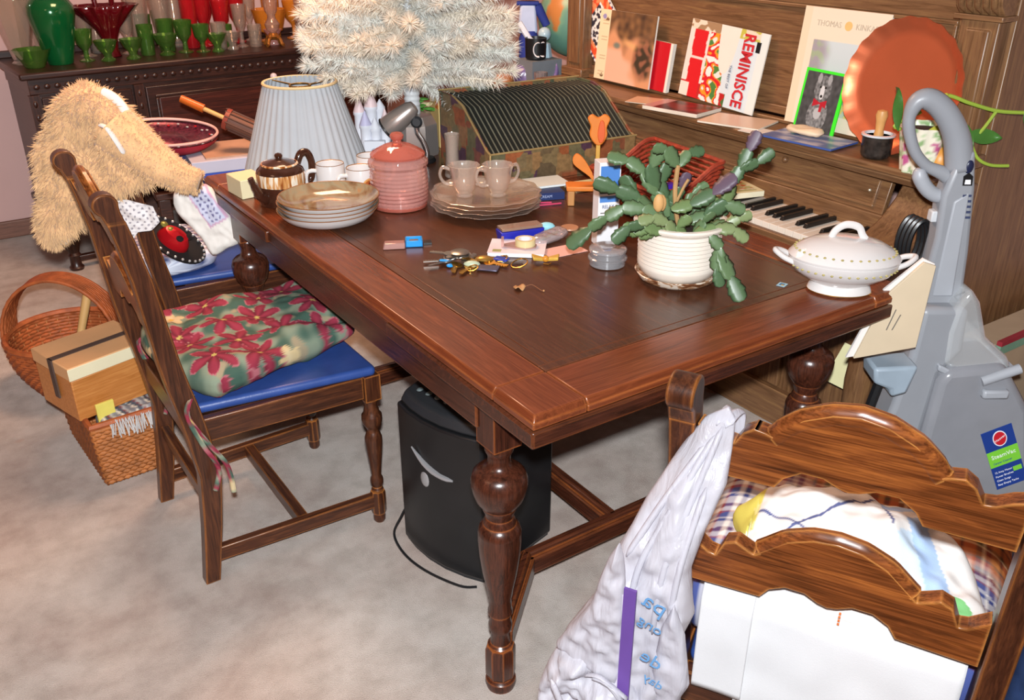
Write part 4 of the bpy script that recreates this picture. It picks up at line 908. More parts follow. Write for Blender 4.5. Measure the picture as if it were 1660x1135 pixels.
part('gate_house', MB().box(-.055, .012, -.052, -.02, 0, .055), wh, CS, bev=.003); part('gate_arch', MB().prism([(-.034, .002), (-.034, .022), (-.03, .03), (-.022, .034), (-.014, .03), (-.010, .022), (-.010, .002)], -.0545, -.051, pz), pm('castle_grey', '#a6a8b4', .6), CS)
part('plinth', MB().lathe([(.070, 0), (.072, .006), (.066, .016), (.06, .018)], 28, -.03, 0, sy=.7), wh, CS)
# gooseneck lamp
GL = thing('desk_lamp', 'silver desk lamp with a cone head turned down behind the pink jar', 'lamp', (1.39, 2.44, TZ), CA)
slv_m = pm('satin_silver', '#b5aca6', .28, .7, var=.04)
M = Matrix.Translation((-.13, -.0, .138)) @ Matrix.Rotation(R(52), 4, 'Y')
part('head', MB().lathe([(.034, -.05), (.036, -.045), (.033, 0), (.026, .045), (.018, .06), (.001, .064)], 28, M=M, cap0=False), slv_m, GL); part('head_rim', MB().tube([tuple(M @ Vector((.035 * math.cos(a), .035 * math.sin(a), -.05))) for a in np.linspace(0, 6.283, 33)[:-1]], .003, 6, closed=True), blk, GL)
part('bulb', MB().ball(tuple(M @ Vector((0, 0, -.03))), .02, 12, 8), pm('frosted_bulb', '#e8e4de', .5), GL)
part('arm', MB().tube(spline([(-.075, 0, .135), (-.078, 0, .10), (-.062, 0, .07), (-.05, 0, .035), (-.056, 0, .0)], 6), .0085, 10), chrome, GL)
mb = MB(); M2 = Matrix.Translation((-.077, -.012, .13)) @ Matrix.Rotation(R(90), 4, 'X'); mb.lathe([(.016, -.012), (.018, 0), (.012, .006)], 20, M=M2); part('pivot', mb, blk2, GL)
part('base', MB().lathe([(.034, 0), (.036, .006), (.03, .014), (.001, .018)], 28, -.06, .02), blk, GL)
# white tinsel tree
TRX, TRY = 1.375, 2.60
XT = thing('tinsel_tree', 'white artificial tabletop Christmas tree at the far end of the table', 'tree', (TRX, TRY, TZ), 0); XT.scale = (1.05, 1.05, 1)
ndl = pm('white_needles', '#e6dccb', .7, var=.06); ndl2 = pm('cool_white_needles', '#dcdcd4', .7, var=.05)
part('foil_base', MB().lathe([(.075, 0), (.078, .01), (.074, .10), (.06, .125), (.03, .13)], 8), slv_m, XT, smooth=20)
tk_ = MB(); tk_.lathe([(.024, .12), (.024, .15)] + [(.022 + .003 * (k % 2), .15 + .008 * k) for k in range(10)] + [(.012, .25), (.010, .8)], 20); part('wrapped_trunk', tk_, pm('white_wrap', '#c4c6c8', .4), XT)
def branch_mesh(ln, seed, mat):
    rr = random.Random(seed); mb = MB(); mb.tube([(0, 0, 0), (ln, 0, -.01)], .003, 4)
    n = int(ln * 2300)
    for k in range(n):
        x = ln * (.12 + .9 * rr.random()); a = rr.random() * 6.283; l = rr.uniform(.026, .040); f = rr.uniform(.35, .9)
        d = Vector((f, math.cos(a), math.sin(a))).normalized(); s = d.cross(Vector((rr.uniform(-1, 1), rr.uniform(-1, 1), rr.uniform(-1, 1)))).normalized() * .0013
        b0 = Vector((min(x, ln), 0, -.01 * x / ln)); mb.add([b0 + s, b0 - s, b0 + d * l], [(0, 1, 2)])
    for k in range(60):
        a = rr.random() * 6.283; e_ = rr.uniform(.1, 1.4); d = Vector((math.cos(e_), math.sin(e_) * math.cos(a), math.sin(e_) * math.sin(a))); s = d.cross(Vector((rr.uniform(-1, 1), rr.uniform(-1, 1), rr.uniform(-1, 1)))).normalized() * .0013
        b0 = Vector((ln, 0, -.01)); mb.add([b0 + s, b0 - s, b0 + d * rr.uniform(.028, .042)], [(0, 1, 2)])
    return mb.mesh('branch', mat, 0, flip=False)
BM = {(q, s): branch_mesh(q, i * 7 + s, (ndl, ndl2)[s % 2]) for i, q in enumerate((.10, .16, .22, .30)) for s in (0, 1)}
rb = random.Random(3)
for (z, n, ln, tilt) in ((.240, 13, .22, -1), (.262, 16, .30, 6), (.275, 18, .30, 10), (.30, 12, .22, 18), (.33, 18, .30, 6), (.36, 14, .22, 16), (.385, 18, .30, 6), (.42, 16, .30, 8), (.455, 14, .22, 14), (.49, 14, .22, 10), (.53, 12, .22, 12), (.575, 10, .16, 14), (.62, 10, .16, 14), (.67, 8, .16, 20), (.72, 8, .10, 20), (.77, 6, .10, 40), (.8, 4, .10, 70)):
    a0 = rb.random() * 6.28
    for k in range(n):
        a = a0 + 6.283 * k / n + rb.uniform(-.12, .12); tt = tilt + rb.uniform(-9, 9)
        link('branch', BM[(ln, rb.randint(0, 1))], XT, (0, 0, z + rb.uniform(-.012, .012)), (rb.random() * 6, R(-tt), a))
mb = MB(); 
link('branch', BM[(.16, 1)], XT, (.10, -.05, .235), (0, R(30), R(-36))); link('branch', BM[(.22, 1)], XT, (-.08, .05, .25), (0, R(20), R(150)))
# accordion storage box
AC = thing('accordion_file', 'patterned expanding file box with black accordion pleats on the table', 'box', (1.355, 2.115, TZ), -5)
def patm():
    m, nt, b = new_mat('patchwork_paper'); v = coords(nt); vo = nd(nt, 'ShaderNodeTexVoronoi', feature='F1', distance='CHEBYCHEV'); vo.inputs['Scale'].default_value = 22; nt.links.new(v, vo.inputs['Vector'])
    sp_ = nd(nt, 'ShaderNodeSeparateColor'); nt.links.new(vo.outputs['Color'], sp_.inputs[0]); f = nz(nt, v, 60, 4, .65)
    c = ramp(nt, sp_.outputs[0], [(0, L('#5a4a36')), (.2, L('#7d6a48')), (.38, L('#46503c')), (.52, L('#8a6a44')), (.66, L('#7a3f2a')), (.8, L('#93532f')), (.92, L('#4d3242'))]); c.node.color_ramp.interpolation = 'LINEAR'
    mx = nd(nt, 'ShaderNodeMixRGB', blend_type='MULTIPLY'); mx.inputs[0].default_value = .6; nt.links.new(c, mx.inputs[1]); nt.links.new(ramp(nt, f, [(.35, (.4, .4, .4, 1)), (.6, (1, 1, 1, 1))]), mx.inputs[2])
    nt.links.new(mx.outputs[0], b.inputs['Base Color']); b.inputs['Roughness'].default_value = .45; return m
pat = patm(); LA, DA = .50, .33
side = [(0, 0), (0, .098), (.022, .105), (.17, .205), (.235, .222), (DA, .222), (DA, 0)]
for x in (0, LA - .008): part('end_panel', MB().prism(side, x, x + .008, lambda a, b, t: (t, a, b)), pat, AC, bev=.002)
part('front_panel', MB().box(0, LA, 0, .008, 0, .098), pat, AC, bev=.002); part('back_panel', MB().box(0, LA, DA - .008, DA, 0, .222), pat, AC, bev=.002); part('bottom_panel', MB().box(0, LA, 0, DA, 0, .006), pat, AC)
gt = pm('worn_gold_edge', '#a58e5e', .4, .3, var=.2)
part('gold_edging', MB().tube([(0, 0, .0), (0, 0, .098)], .003, 6).tube([(0, .0, .099), (0, .022, .106), (0, .17, .206), (0, .235, .223)], .0028, 6).tube([(0, 0, .099), (LA, 0, .099)], .0028, 6).tube([(0, DA, .223), (LA, DA, .223)], .003, 6), gt, AC)
blp = pm('black_card', '#20211d', .6, var=.1); blp2 = pm('lit_ridge_card', '#5f6152', .55, var=.2); npk = 30  # second card: pleat ridges painted lighter, a lit tone replacing weak shading contrast
for k in range(npk):
    xa = .010 + (LA - .02) * k / npk; xb = .010 + (LA - .02) * (k + 1) / npk; xm = (xa + xb) / 2
    pro = [(.012, .02), (.014, .088), (.165, .189), (.232, .206), (DA - .01, .206)]; V = []
    for (y, z) in pro: V += [(xa, y + .006, z - .004), (xa + .006, y - .004, z + .010), (xa + .0105, y - .004, z + .010), (xb, y + .006, z - .004)]
    F = []
    for i in range(4): F += [(4 * i + q, 4 * i + q + 1, 4 * i + q + 5, 4 * i + q + 4) for q in range(3)]
    mb = MB().add(V, F); mb.mi = [0, 1, 2] * 4; part('pleat', mb, [blp, blp2, blp], AC, smooth=0)
part('front_tray', MB().box(.008, LA - .008, .008, .02, .08, .094), pm('worn_purple_edge', '#5a4a4e', .6, var=.3), AC)
# wooden tulip
TU = thing('wooden_tulip', 'orange painted wooden tulip cut-out on a small wooden bench stand', 'ornament', (1.505, 1.862, TZ), CA)
orw = pm('orange_wood', '#d2782c', .4, var=.07, vscale=25); orr = pm('red_orange_petal', '#cf5a2a', .4, var=.1); ory = pm('yellow_wood', '#c99a44', .4)
bp = smoothpoly([(-.012, .165), (-.024, .185), (-.022, .208), (-.03, .228), (-.018, .238), (-.002, .23), (.014, .238), (.028, .228), (.02, .205), (.022, .185), (.012, .165), (0, .158)], 4)
part('bloom', MB().prism([(a + .022, b) for a, b in bp], -.008, .008, pz), orw, TU, bev=.003)
part('petal', MB().prism(smoothpoly([(.024, .166), (.018, .19), (.024, .222), (.034, .22), (.038, .19), (.034, .17)], 4), -.0105, .0105, pz), orr, TU, bev=.002)
part('stem', MB().box(.016, .027, -.006, .006, .05, .17), ory, TU, bev=.002)
for s, tipx, tz in ((-1, -.035, .135), (1, .062, .122)):
    cx0 = .021
    part('leaf', MB().prism(smoothpoly([(cx0, .052), (cx0 - .02 if s < 0 else cx0 + .022, .075), (tipx - .008 if s < 0 else tipx + .006, .11), (tipx, tz), (tipx + .022 if s < 0 else tipx - .018, tz - .015), (cx0 - s * -.004, .07)], 4), -.006, .006, pz), orw, TU, bev=.002)
part('bench_top', MB().box(-.06, .075, -.028, .028, .040, .053), orw, TU, bev=.003)
for x in (-.056, .055): part('bench_leg', MB().box(x, x + .018, -.026, .026, 0, .040), pm('raw_wood', '#b9824a', .5), TU, bev=.002)
# white and blue medicine carton
MC = thing('medicine_carton', 'tall white carton with blue bands standing behind the plant pot', 'carton', (1.308, 1.579, TZ), CA + 14); MC.scale = (1, 1, 1.22)
wcard = pm('white_card', '#dfe0e4', .5, var=.02); bcard = pm('blue_card', '#4a7fc4', .5, var=.03); bcard2 = pm('mid_blue_card', '#2f66b4', .5)
part('body', MB().box(0, .052, 0, .04, 0, .165), wcard, MC, bev=.001)
part('print', MB().box(.003, .049, -.0006, 0, .105, .158), bcard, MC); part('print', MB().box(.003, .049, -.001, 0, .12, .127), bcard2, MC); part('print', MB().box(.003, .049, -.0006, 0, .088, .1), bcard, MC)
text('RELAX', .010, pm('navy_text', '#3a4a78', .5), MC, frame((.024, -.0008, .079), (1, 0, 0), (0, 0, 1)))
for k in range(4): part('print', MB().box(.006, .044 - .004 * (k % 2), -.0006, 0, .066 - .006 * k, .068 - .006 * k), pm('grey_print', '#6d675f', .7), MC)
part('print', MB().box(.052, .0526, .004, .03, .035, .055), pm('yellow_print', '#d0a62c', .5), MC)
for k in range(5): part('bar_code', MB().box(.052, .0526, .008 + .004 * k, .010 + .004 * k, .012, .026), blk, MC)
# stack of clear disc boxes
DS = thing('disc_box', 'round clear plastic container beside the plant pot', 'container', (1.255, 1.475, TZ), 0)
cpl = glass('hard_clear_plastic', '#c6c6ca', .05, .34)
part('tub', MB().lathe([(.037, 0), (.040, .002), (.040, .014), (.044, .016), (.044, .020), (.040, .022), (.040, .032), (.037, .034)], 36, cap1=True), cpl, DS); part('lid', MB().lathe([(.0425, .0345), (.0425, .039), (.039, .0415), (.001, .0415)], 36), cpl, DS)
part('contents', MB().lathe([(.03, .004), (.033, .008), (.03, .012), (.001, .014)], 20), pm('grey_contents', '#5b5754', .6), DS)
# plant
PT = thing('potted_cactus', 'cream ribbed pot with a trailing Christmas cactus on the table', 'plant', (1.325, 1.325, TZ), CA)
potm = pm('cream_glaze', '#e4dacd', .18, var=.03, coat=.3); rust = pm('rust_crust', '#8a5230', .8, var=.4, vscale=60)
def stain():
    m, nt, b = new_mat('stained_saucer'); v = coords(nt, (1, 1, 1.6)); f = nz(nt, v, 32, 4, .7, .8)
    nt.links.new(ramp(nt, f, [(.46, L('#dccfbf')), (.52, L('#a9805c')), (.6, L('#6a3f26'))]), b.inputs['Base Color']); b.inputs['Roughness'].default_value = .3; return m
pr = [(.055, .010), (.066, .014), (.0745, .024), (.079, .034)]
for k in range(9): pr += [(.0800 + .0012 * k / 9, .038 + k * .0082), (.0786 + .0012 * k / 9, .0385 + k * .0082 + .006)]
pr += [(.0835, .115), (.090, .118), (.0915, .122), (.090, .126), (.084, .127), (.080, .122), (.078, .112)]; PSC = (1.09, 1.09, 1.08)
part('pot', MB().lathe(pr, 48, cap1=False), potm, PT, smooth=30).scale = PSC
part('saucer', MB().lathe([(.058, 0), (.066, .002), (.078, .010), (.083, .020), (.081, .021), (.074, .012), (.001, .010)], 44, rf=lambda r, t, z: r * (1 + .008 * math.sin(9 * t))), stain(), PT).scale = PSC
part('soil', MB().lathe([(.079, .110), (.05, .114), (.001, .112)], 24), pm('dark_soil', '#2a1d16', .95, bmp=.6), PT).scale = PSC
lfm = []
for i, c in enumerate(('#5c7450', '#4b6445', '#687e50', '#7b8a5e')): lfm.append(pm('cactus_green_%d' % i if 0 else ['cactus_green', 'deep_cactus_green', 'light_cactus_green', 'yellow_cactus_green'][i], c, .38, var=.14, vscale=60))
purp = pm('purple_cactus_tip', '#5b4a5a', .45, var=.15, vscale=60)
def seg_mesh(mat, nm='segment'):
    # unit pad along +x: notched outline, thick midrib
    O = [(0, .10), (.08, .24), (.2, .36), (.30, .46), (.36, .40), (.5, .50), (.60, .56), (.66, .46), (.8, .46), (.90, .42), (.94, .30), (1.0, .18)]
    V = []; F = []; n = len(O)
    for x, w in O: V += [(x, w, 0), (x, .12, .05 + .05 * math.sin(math.pi * x)), (x, -.12, .05 + .05 * math.sin(math.pi * x)), (x, -w, 0), (x, -.12, -.05 - .05 * math.sin(math.pi * x)), (x, .12, -.05 - .05 * math.sin(math.pi * x))]
    for i in range(n - 1):
        for k in range(6): a = 6 * i + k; b2 = 6 * i + (k + 1) % 6; F.append((a, b2, b2 + 6, a + 6))
    F += [(5, 4, 3, 2, 1, 0), tuple(range(6 * n - 6, 6 * n))]
    return MB().add(V, F).mesh(nm, mat, 180)
SEG = [seg_mesh(m_) for m_ in lfm] + [seg_mesh(purp)]
STEMS = [([(-.043, .145), (-.084, .172), (-.127, .176), (-.161, .155), (-.194, .131), (-.237, .095)], -.05, -.05, 0), ([(-.049, .139), (-.092, .186), (-.138, .205), (-.185, .222)], -.03, -.03, 0),
  ([(-.029, .139), (-.055, .186), (-.081, .232), (-.115, .255), (-.155, .263)], 0, .02, 0), ([(-.055, .186), (-.07, .245), (-.05, .285)], .01, .0, 0), ([(-.016, .247), (-.041, .283), (-.07, .29)], .0, -.02, 0),
  ([(-.016, .247), (.004, .273), (.036, .275)], .0, .02, 0), ([(.057, .125), (.095, .152), (.104, .199), (.12, .234), (.134, .27), (.150, .306)], .02, .04, 1), ([(.12, .232), (.153, .247), (.182, .270)], .03, .03, 1),
  ([(-.032, .172), (.006, .182), (.048, .205), (.088, .238)], -.05, -.05, 1), ([(.004, .139), (.041, .152), (.08, .179), (.117, .166)], -.03, -.04, 0), ([(.017, .125), (.055, .136), (.094, .136), (.123, .114)], -.06, -.07, 2),
  ([(.045, .128), (.066, .105), (.062, .062), (.072, .028)], -.085, -.105, 0), ([(.064, .098), (.088, .050), (.108, .010)], -.09, -.135, 0), ([(-.042, .132), (-.075, .139), (-.107, .136)], -.07, -.08, 2),
  ([(-.029, .125), (-.063, .145), (-.089, .155), (-.118, .205)], .05, .06, 1), ([(-.009, .118), (-.024, .159), (-.001, .192), (.009, .225)], .03, .02, 1), ([(.018, .118), (.035, .145), (.053, .166)], -.05, -.06, 0),
  ([(-.061, .125), (-.094, .122), (-.128, .141)], -.06, -.07, 2), ([(-.02, .12), (-.04, .15), (-.07, .165), (-.10, .16)], -.07, -.09, 3), ([(.03, .12), (.05, .15), (.085, .158)], .03, .06, 1), ([(.0, .12), (-.02, .145), (.0, .165)], -.07, -.085, 2),
  ([(-.05, .13), (-.085, .15), (-.12, .148), (-.15, .122)], -.075, -.10, 1), ([(.05, .12), (.09, .128), (.115, .142), (.14, .15)], -.02, -.02, 3), ([(-.03, .14), (-.045, .2), (-.03, .24)], .03, .04, 1), ([(.02, .13), (.03, .17), (.06, .19)], .05, .06, 0)]
rs = random.Random(11)
for (pts, d0, d1, ci) in STEMS:
    st = bpy.data.objects.new('stem', None); COL.objects.link(st); st.parent = PT
    n = len(pts) - 1
    for i in range(n):
        a = Vector((pts[i][0], d0 + (d1 - d0) * i / n, pts[i][1])); b = Vector((pts[i + 1][0], d0 + (d1 - d0) * (i + 1) / n, pts[i + 1][1])); dv = b - a; l = dv.length * 1.06; w = min(.036, max(.026, l * .72))
        side_ = dv.cross(Vector((rs.uniform(-.5, .5), -1, rs.uniform(-.2, .9)))); M = frame(a, dv, side_)
        tip = i == n - 1 and rs.random() < .22
        o = link('segment', SEG[4] if tip and ci == 1 else SEG[(ci + (rs.random() < .3)) % 4], st); o.matrix_local = M @ Matrix.Diagonal((l * 1.05, w, w * .42, 1))
tr = MB().tube(spline([(0, 0, .10), (-.012, .0, .15), (-.018, .0, .20), (-.016, 0, .25)], 5), .005, 8).tube(spline([(-.014, 0, .17), (.0, 0, .205), (.008, 0, .22)], 4), .003, 6); part('woody_stem', tr, pm('tan_stem', '#b08a5a', .7, var=.2), PT)
for p in ((-.05, -.03, .178), (-.06, -.06, .188)): part('withered_pad', MB().ball(p, .016, 10, 6, sc=(.7, .4, 1.2)), pm('withered_tan', '#c79a62', .6, var=.2), PT)
# covered tureen
TN = thing('covered_tureen', 'white china covered serving dish with gold leaf border at the table corner', 'tureen', (1.564, 1.086, TZ), CA - 9); TN.scale = (1, 1, 1.1)
def chain(nm, r, z, n, sy): 
    mb = MB()
    for k in range(n):
        a = 6.283 * k / n; mb.ball((r * math.cos(a), r * sy * math.sin(a), z), .0034, 6, 4, sc=(1, 1, .55))
    return mb
olive = pm('olive_gold_print', '#b3a76a', .35, .1, var=.2); SY = .74
part('bowl', MB().lathe([(.062, 0), (.066, .002), (.062, .012), (.054, .018), (.075, .028), (.098, .042), (.110, .058), (.1115, .066), (.108, .068), (.100, .05), (.001, .024)], 48, sy=SY), ceram, TN)
part('foot_line', MB().tube([(.0655 * math.cos(a), .0655 * SY * math.sin(a), .003) for a in np.linspace(0, 6.283, 49)[:-1]], .0012, 5, closed=True), gold, TN)
part('leaf_border', chain('b', .1075, .053, 40, SY), olive, TN, kind='stuff')
ld = part('lid', MB().lathe([(.112, .068), (.113, .072), (.108, .077), (.104, .080), (.094, .088), (.072, .099), (.040, .106), (.001, .108)], 48, sy=SY), ceram, TN)
part('leaf_border', chain('b', .1005, .084, 36, SY), olive, ld, kind='stuff')
mb = MB().tube(spline([(-.032, 0, .105), (-.026, 0, .118), (-.012, 0, .129), (.004, 0, .131), (.02, 0, .126), (.028, 0, .113), (.036, 0, .104)], 5), .0055, 10, flat=1.3); part('lid_handle', mb, ceram, TN)
for s in (-1, 1):
    mb = MB().tube(spline([(s * .100, -.022, .058), (s * .122, -.018, .066), (s * .138, -.006, .074), (s * .138, .006, .074), (s * .122, .018, .068), (s * .102, .022, .058)], 5), .0055, 10); part('side_handle', mb, ceram, TN)
# small things
SP = thing('pencil_sharpener', 'bright blue plastic pencil sharpener with a clear lid open beside it', 'sharpener', (.930, 1.826, TZ), CA + 8); SP.scale = (1.2, 1.2, 1.15)
cyan = pm('cyan_plastic', '#2391d8', .35, var=.03)
part('shell', MB().box(0, .034, 0, .004, 0, .014).box(0, .034, .026, .030, 0, .014).box(0, .003, 0, .03, 0, .014).box(.031, .034, 0, .03, 0, .014).box(0, .034, 0, .03, 0, .003), cyan, SP, bev=.001)
part('blade_block', MB().box(.008, .026, .008, .02, .003, .011), brass, SP, bev=.001); part('clear_lid', MB().box(-.045, -.001, -.008, .018, 0, .012, ti=(.004, 0, .003, .003)), glass('pinkish_clear', '#cda49c', .1, .5), SP, bev=.002); part('black_tab', MB().box(.036, .052, .012, .03, 0, .004), blk, SP)
# keys and fobs
KR = thing('key_bunch', 'bunch of keys, rings and fobs spread on the table before the glass plates', 'keys', (.990, 1.622, TZ), CA); KR.scale = (1.22, 1.22, 1.2)
nick = pm('nickel', '#9a9690', .3, .9, var=.15); 
rk = random.Random(5)
def key(x, y, z, a, m_, s=1):
    M = Matrix.Translation((x, y, z)) @ Matrix.Rotation(a, 4, 'Z') @ Matrix.Rotation(rk.uniform(-.25, .25), 4, 'X') @ Matrix.Diagonal((s, s, s, 1)); mb = MB(); mb.lathe([(.011, 0), (.011, .002)], 14, M=M); mb.box(.009, .038, -.0035, .0035, 0, .0018, M=M)
    for k in range(4): mb.box(.016 + .005 * k, .019 + .005 * k, -.0058, -.003, 0, .0018, M=M)
    part('key', mb, m_, KR)
for (x, y, z, a, m_) in ((-.055, .03, .004, 3.3, nick), (-.04, .035, .008, .3, nick), (-.03, .028, .012, 2.6, nick), (-.05, .02, .006, 3.8, nick), (-.02, .035, .010, 5.5, brass), (-.012, .022, .007, 1.2, nick), (-.03, .01, .003, 4.6, brass), (-.005, .0, .003, 4.3, brass), (.01, .045, .004, 2.6, brass), (.028, .03, .007, .4, brass), (.03, .02, .004, 5.8, brass), (.055, .026, .003, .2, nick), (-.045, .04, .014, 2.9, nick), (-.015, .03, .016, 3.6, nick)): key(x, y, z, a, m_)
def ring(x, y, z, r, m_, nm='key_ring'):
    part(nm, MB().tube([(x + r * math.cos(a), y + r * math.sin(a), z + .3 * r * math.sin(a + 1)) for a in np.linspace(0, 6.283, 25)[:-1]], .0013, 6, closed=True), m_, KR)
for q in ((.085, .012, .006, .015, brass), (-.025, .03, .016, .012, nick), (.0, -.012, .006, .010, brass), (.052, .03, .008, .010, brass), (-.04, .03, .014, .014, nick)): ring(*q)
part('fob', MB().box(-.062, -.040, .016, .022, .008, .011), cyan, KR, bev=.001); part('fob', MB().ball((-.042, .006, .004), .006, 8, 5, sc=(1.2, 1, .6)), cyan, KR)
M = Matrix.Rotation(R(-12), 4, 'Z'); part('fob', MB().box(.008, .048, -.012, .014, .002, .005, M=M), pm('slate_fob', '#56546a', .3, .3), KR, bev=.002)
M = Matrix.Translation((.052, .03, .006)) @ Matrix.Rotation(R(-25), 4, 'Z'); part('fob', MB().box(-.014, .014, -.009, .009, 0, .004, M=M), pm('royal_fob', '#2a3fa0', .3), KR, bev=.002)
part('fob', MB().ball((-.002, .006, .007), .011, 10, 6, sc=(1.4, .8, .6)), pm('celadon_fob', '#b3c2a8', .35), KR); part('medal', MB().lathe([(.017, 0), (.018, .002), (.014, .004), (.001, .004)], 20, -.025, .03, z0=.02), nick, KR)
part('tag', MB().ball((.02, .028, .009), .014, 10, 6, sc=(1.2, .9, .4)), pm('gilt_tag', '#b8914a', .3, .7), KR)
# leaf and stalk
DL = single('dried_leaf', MB().grid(6, 6, lambda u, v: (.022 * (u - .5) * (1.2 - abs(v - .5)), .022 * (v - .5), .004 + .004 * math.sin(u * 5) * math.cos(v * 4))), pm('dry_leaf', '#b98a5c', .7, var=.15), 'dried tan leaf with a thin curled stalk on the bare table', 'leaf', (1.01, 1.468, TZ), CA, smooth=180, solid=.0008)
part('stalk', MB().tube(spline([(.010, .0, .004), (.024, .008, .006), (.032, .006, .004), (.045, -.012, .002), (.05, -.016, .002)], 5), .0008, 5), pm('stalk_brown', '#8a5a3c', .7), DL); part('berry', MB().ball((.051, -.017, .0025), .0022, 6, 4), pm('dry_leaf', '#b98a5c', .7), DL)
single('stamp', MB().box(-.011, .011, -.009, .009, 0, .0006), pm('stamp_blue', '#9cc6d8', .5, var=.05), 'small pale blue stamp lying near the china dish', 'stamp', (1.488, 1.172, TZ), 20)
st_ = bpy.data.objects['stamp']; part('printed_face', MB().box(-.006, .006, -.005, .005, .0006, .0009), pm('stamp_print', '#2f6f9e', .5), st_); part('printed_spot', MB().box(-.006, -.001, -.005, .001, .0009, .0011), pm('yellow_print', '#d0a62c', .5), st_)
# paper pad, tape, blue case and other bits around (1.15, 1.65)
NP = thing('note_pad', 'white note pad under the tape roll in front of the glass plates', 'pad', (1.145, 1.655, TZ), CA - 6)
part('pages', MB().box(-.075, .055, -.045, .05, 0, .009), wcard, NP, bev=.001); part('cover', MB().box(-.076, .056, -.046, .051, .009, .010), pm('lilac_white', '#d8cfd6', .6), NP); part('sticker', MB().box(-.065, -.045, -.038, -.022, .010, .0104), pm('olive_sticker', '#9a9a62', .6), NP)
single('pink_leaflet', MB().box(-.05, .05, -.03, .03, 0, .001), pm('pale_pink_paper', '#d9a89c', .7, var=.03), 'pale pink leaflet poking out beyond the note pad', 'paper', (1.225, 1.60, TZ + .0002), CA + 30)
TPR = thing('tape_dispenser', 'clear tape roll in a plastic dispenser on the note pad', 'tape', (1.155, 1.655, TZ + .0106), CA)
part('roll', MB().lathe([(.017, 0), (.024, 0), (.024, .018), (.017, .018), (.017, 0)], 28, cap0=False, cap1=False), pm('yellowish_tape', '#cdbf8e', .25, var=.03), TPR); part('core', MB().lathe([(.014, .0), (.0168, 0), (.0168, .018), (.014, .018), (.014, 0)], 28, cap0=False, cap1=False), wcard, TPR)
part('dispenser', MB().prism([(-.052, -.008), (-.026, -.02), (0, -.027), (.024, -.018), (.027, 0), (.02, .022), (-.02, .024), (-.05, .008)], 0, .003, lambda a, b, t: (a, b, t)).box(-.056, -.05, -.01, .01, 0, .02), glass('pinkish_clear', '#cda49c', .1, .5), TPR)
BCX = thing('blue_case', 'royal blue case with a clear hinged lid beside the tape roll', 'case', (1.17, 1.735, TZ), CA + 22)
rblue = pm('royal_blue_plastic', '#2028a0', .35, var=.04)
part('tray', MB().box(-.03, .075, -.018, .018, 0, .026, ti=(-.004, -.004, -.002, -.002)), rblue, BCX, bev=.002); part('clear_lid', MB().box(-.03, .075, -.017, .019, .027, .034), glass('smoky_clear', '#b8a08c', .1, .45), BCX, bev=.001)
part('contents', MB().box(-.02, .02, -.01, .012, .0262, .031).box(.025, .065, -.01, .012, .0262, .03), pm('amber_contents', '#a8622c', .5), BCX)
ER = single('eraser', MB().ball((0, 0, 0), .016, 14, 8, sc=(1.35, .8, .75)), pm('aqua_rubber', '#8cc9d6', .5, var=.04), 'pale aqua oval rubber behind the blue case', 'eraser', (1.275, 1.735, TZ + .012), CA); 
PB = thing('plastic_pouch', 'crumpled clear pouch of small beads beside the blue case', 'pouch', (1.238, 1.676, TZ + .005), CA + 50)
mb = puff(smoothpoly([(-.045, -.018), (.05, -.022), (.055, .02), (-.04, .022)], 3), .010, .005, .014, .004, 60, mp=lambda a, b, t: (a, b, t + .006)); part('film', mb, glass('crumpled_film', '#cfc2c4', .12, .4), PB, smooth=180)
part('green_strip', MB().tube([(-.03, 0, .006), (.04, .003, .007)], .006, 8, flat=.5), pm('grey_green', '#6f9078', .5), PB); 
for k in range(8): part('bead', MB().ball((-.02 + .009 * k, .010 + .003 * (k % 2), .007), .0035, 6, 4), pm('violet_bead', '#6a4a86', .3) if k % 2 else pm('pink_bead', '#c9a0a8', .3), PB)
YB = thing('yellow_bow', 'crinkled gold-yellow foil bow lying before the note pad', 'bow', (1.145, 1.56, TZ), CA)
yb = pm('yellow_foil', '#caa245', .4, .1, var=.15, vscale=40)
for s, a in ((-1, .3), (1, -.2)): part('loop', MB().prism([(0, -.004), (s * .028, -.014), (s * .032, .012), (0, .005)], .003, .011, lambda x, y, t: (x, y + .004, t + .2 * abs(x))), yb, YB, bev=.002)
part('knot', MB().ball((0, 0, .010), .008, 8, 6), pm('amber_foil', '#c9862c', .4), YB); part('clip', MB().tube([(-.005, -.012, .003), (.006, -.016, .003), (.012, -.010, .004)], .0015, 5), brass, YB)
for i, (x, y, z, w, d, h, c, lb, rz) in enumerate(((1.428, 2.00, 0, .14, .10, .02, '#1f2f5c', 'navy blue paperback lying under the edge of the glass plates', -20), (1.46, 2.03, .0205, .16, .09, .006, '#c9d0cc', 'pale leaflet lying on the navy paperback', -12), (1.60, 1.98, 0, .12, .07, .012, '#c3c096', 'yellow-green paper packet behind the tulip stand', -8))):
    o = thing(('paperback', 'leaflet', 'packet')[i], lb, ('book', 'paper', 'packet')[i], (x, y, TZ + z), rz)
    part('pages', MB().box(-w / 2 + .002, w / 2 - .002, -d / 2 + .002, d / 2 - .002, .001, h - .001), wcard, o); part('cover', MB().box(-w / 2, w / 2, -d / 2, d / 2, h - .002, h), pm('cover_' + ('navy', 'pale', 'lime')[i], c, .45, var=.05), o); part('cover', MB().box(-w / 2, w / 2, -d / 2, d / 2, 0, .0015), pm('cover_' + ('navy', 'pale', 'lime')[i], c, .45), o)
    if i == 0: part('spine', MB().box(-w / 2, w / 2, -d / 2 - .001, -d / 2, 0, h), pm('cover_navy', c), o); text('SILK & CREAM', .011, pm('pale_spine_text', '#9aa6c8', .5), o, frame((0, -d / 2 - .0014, h / 2), (1, 0, 0), (0, 0, 1)))
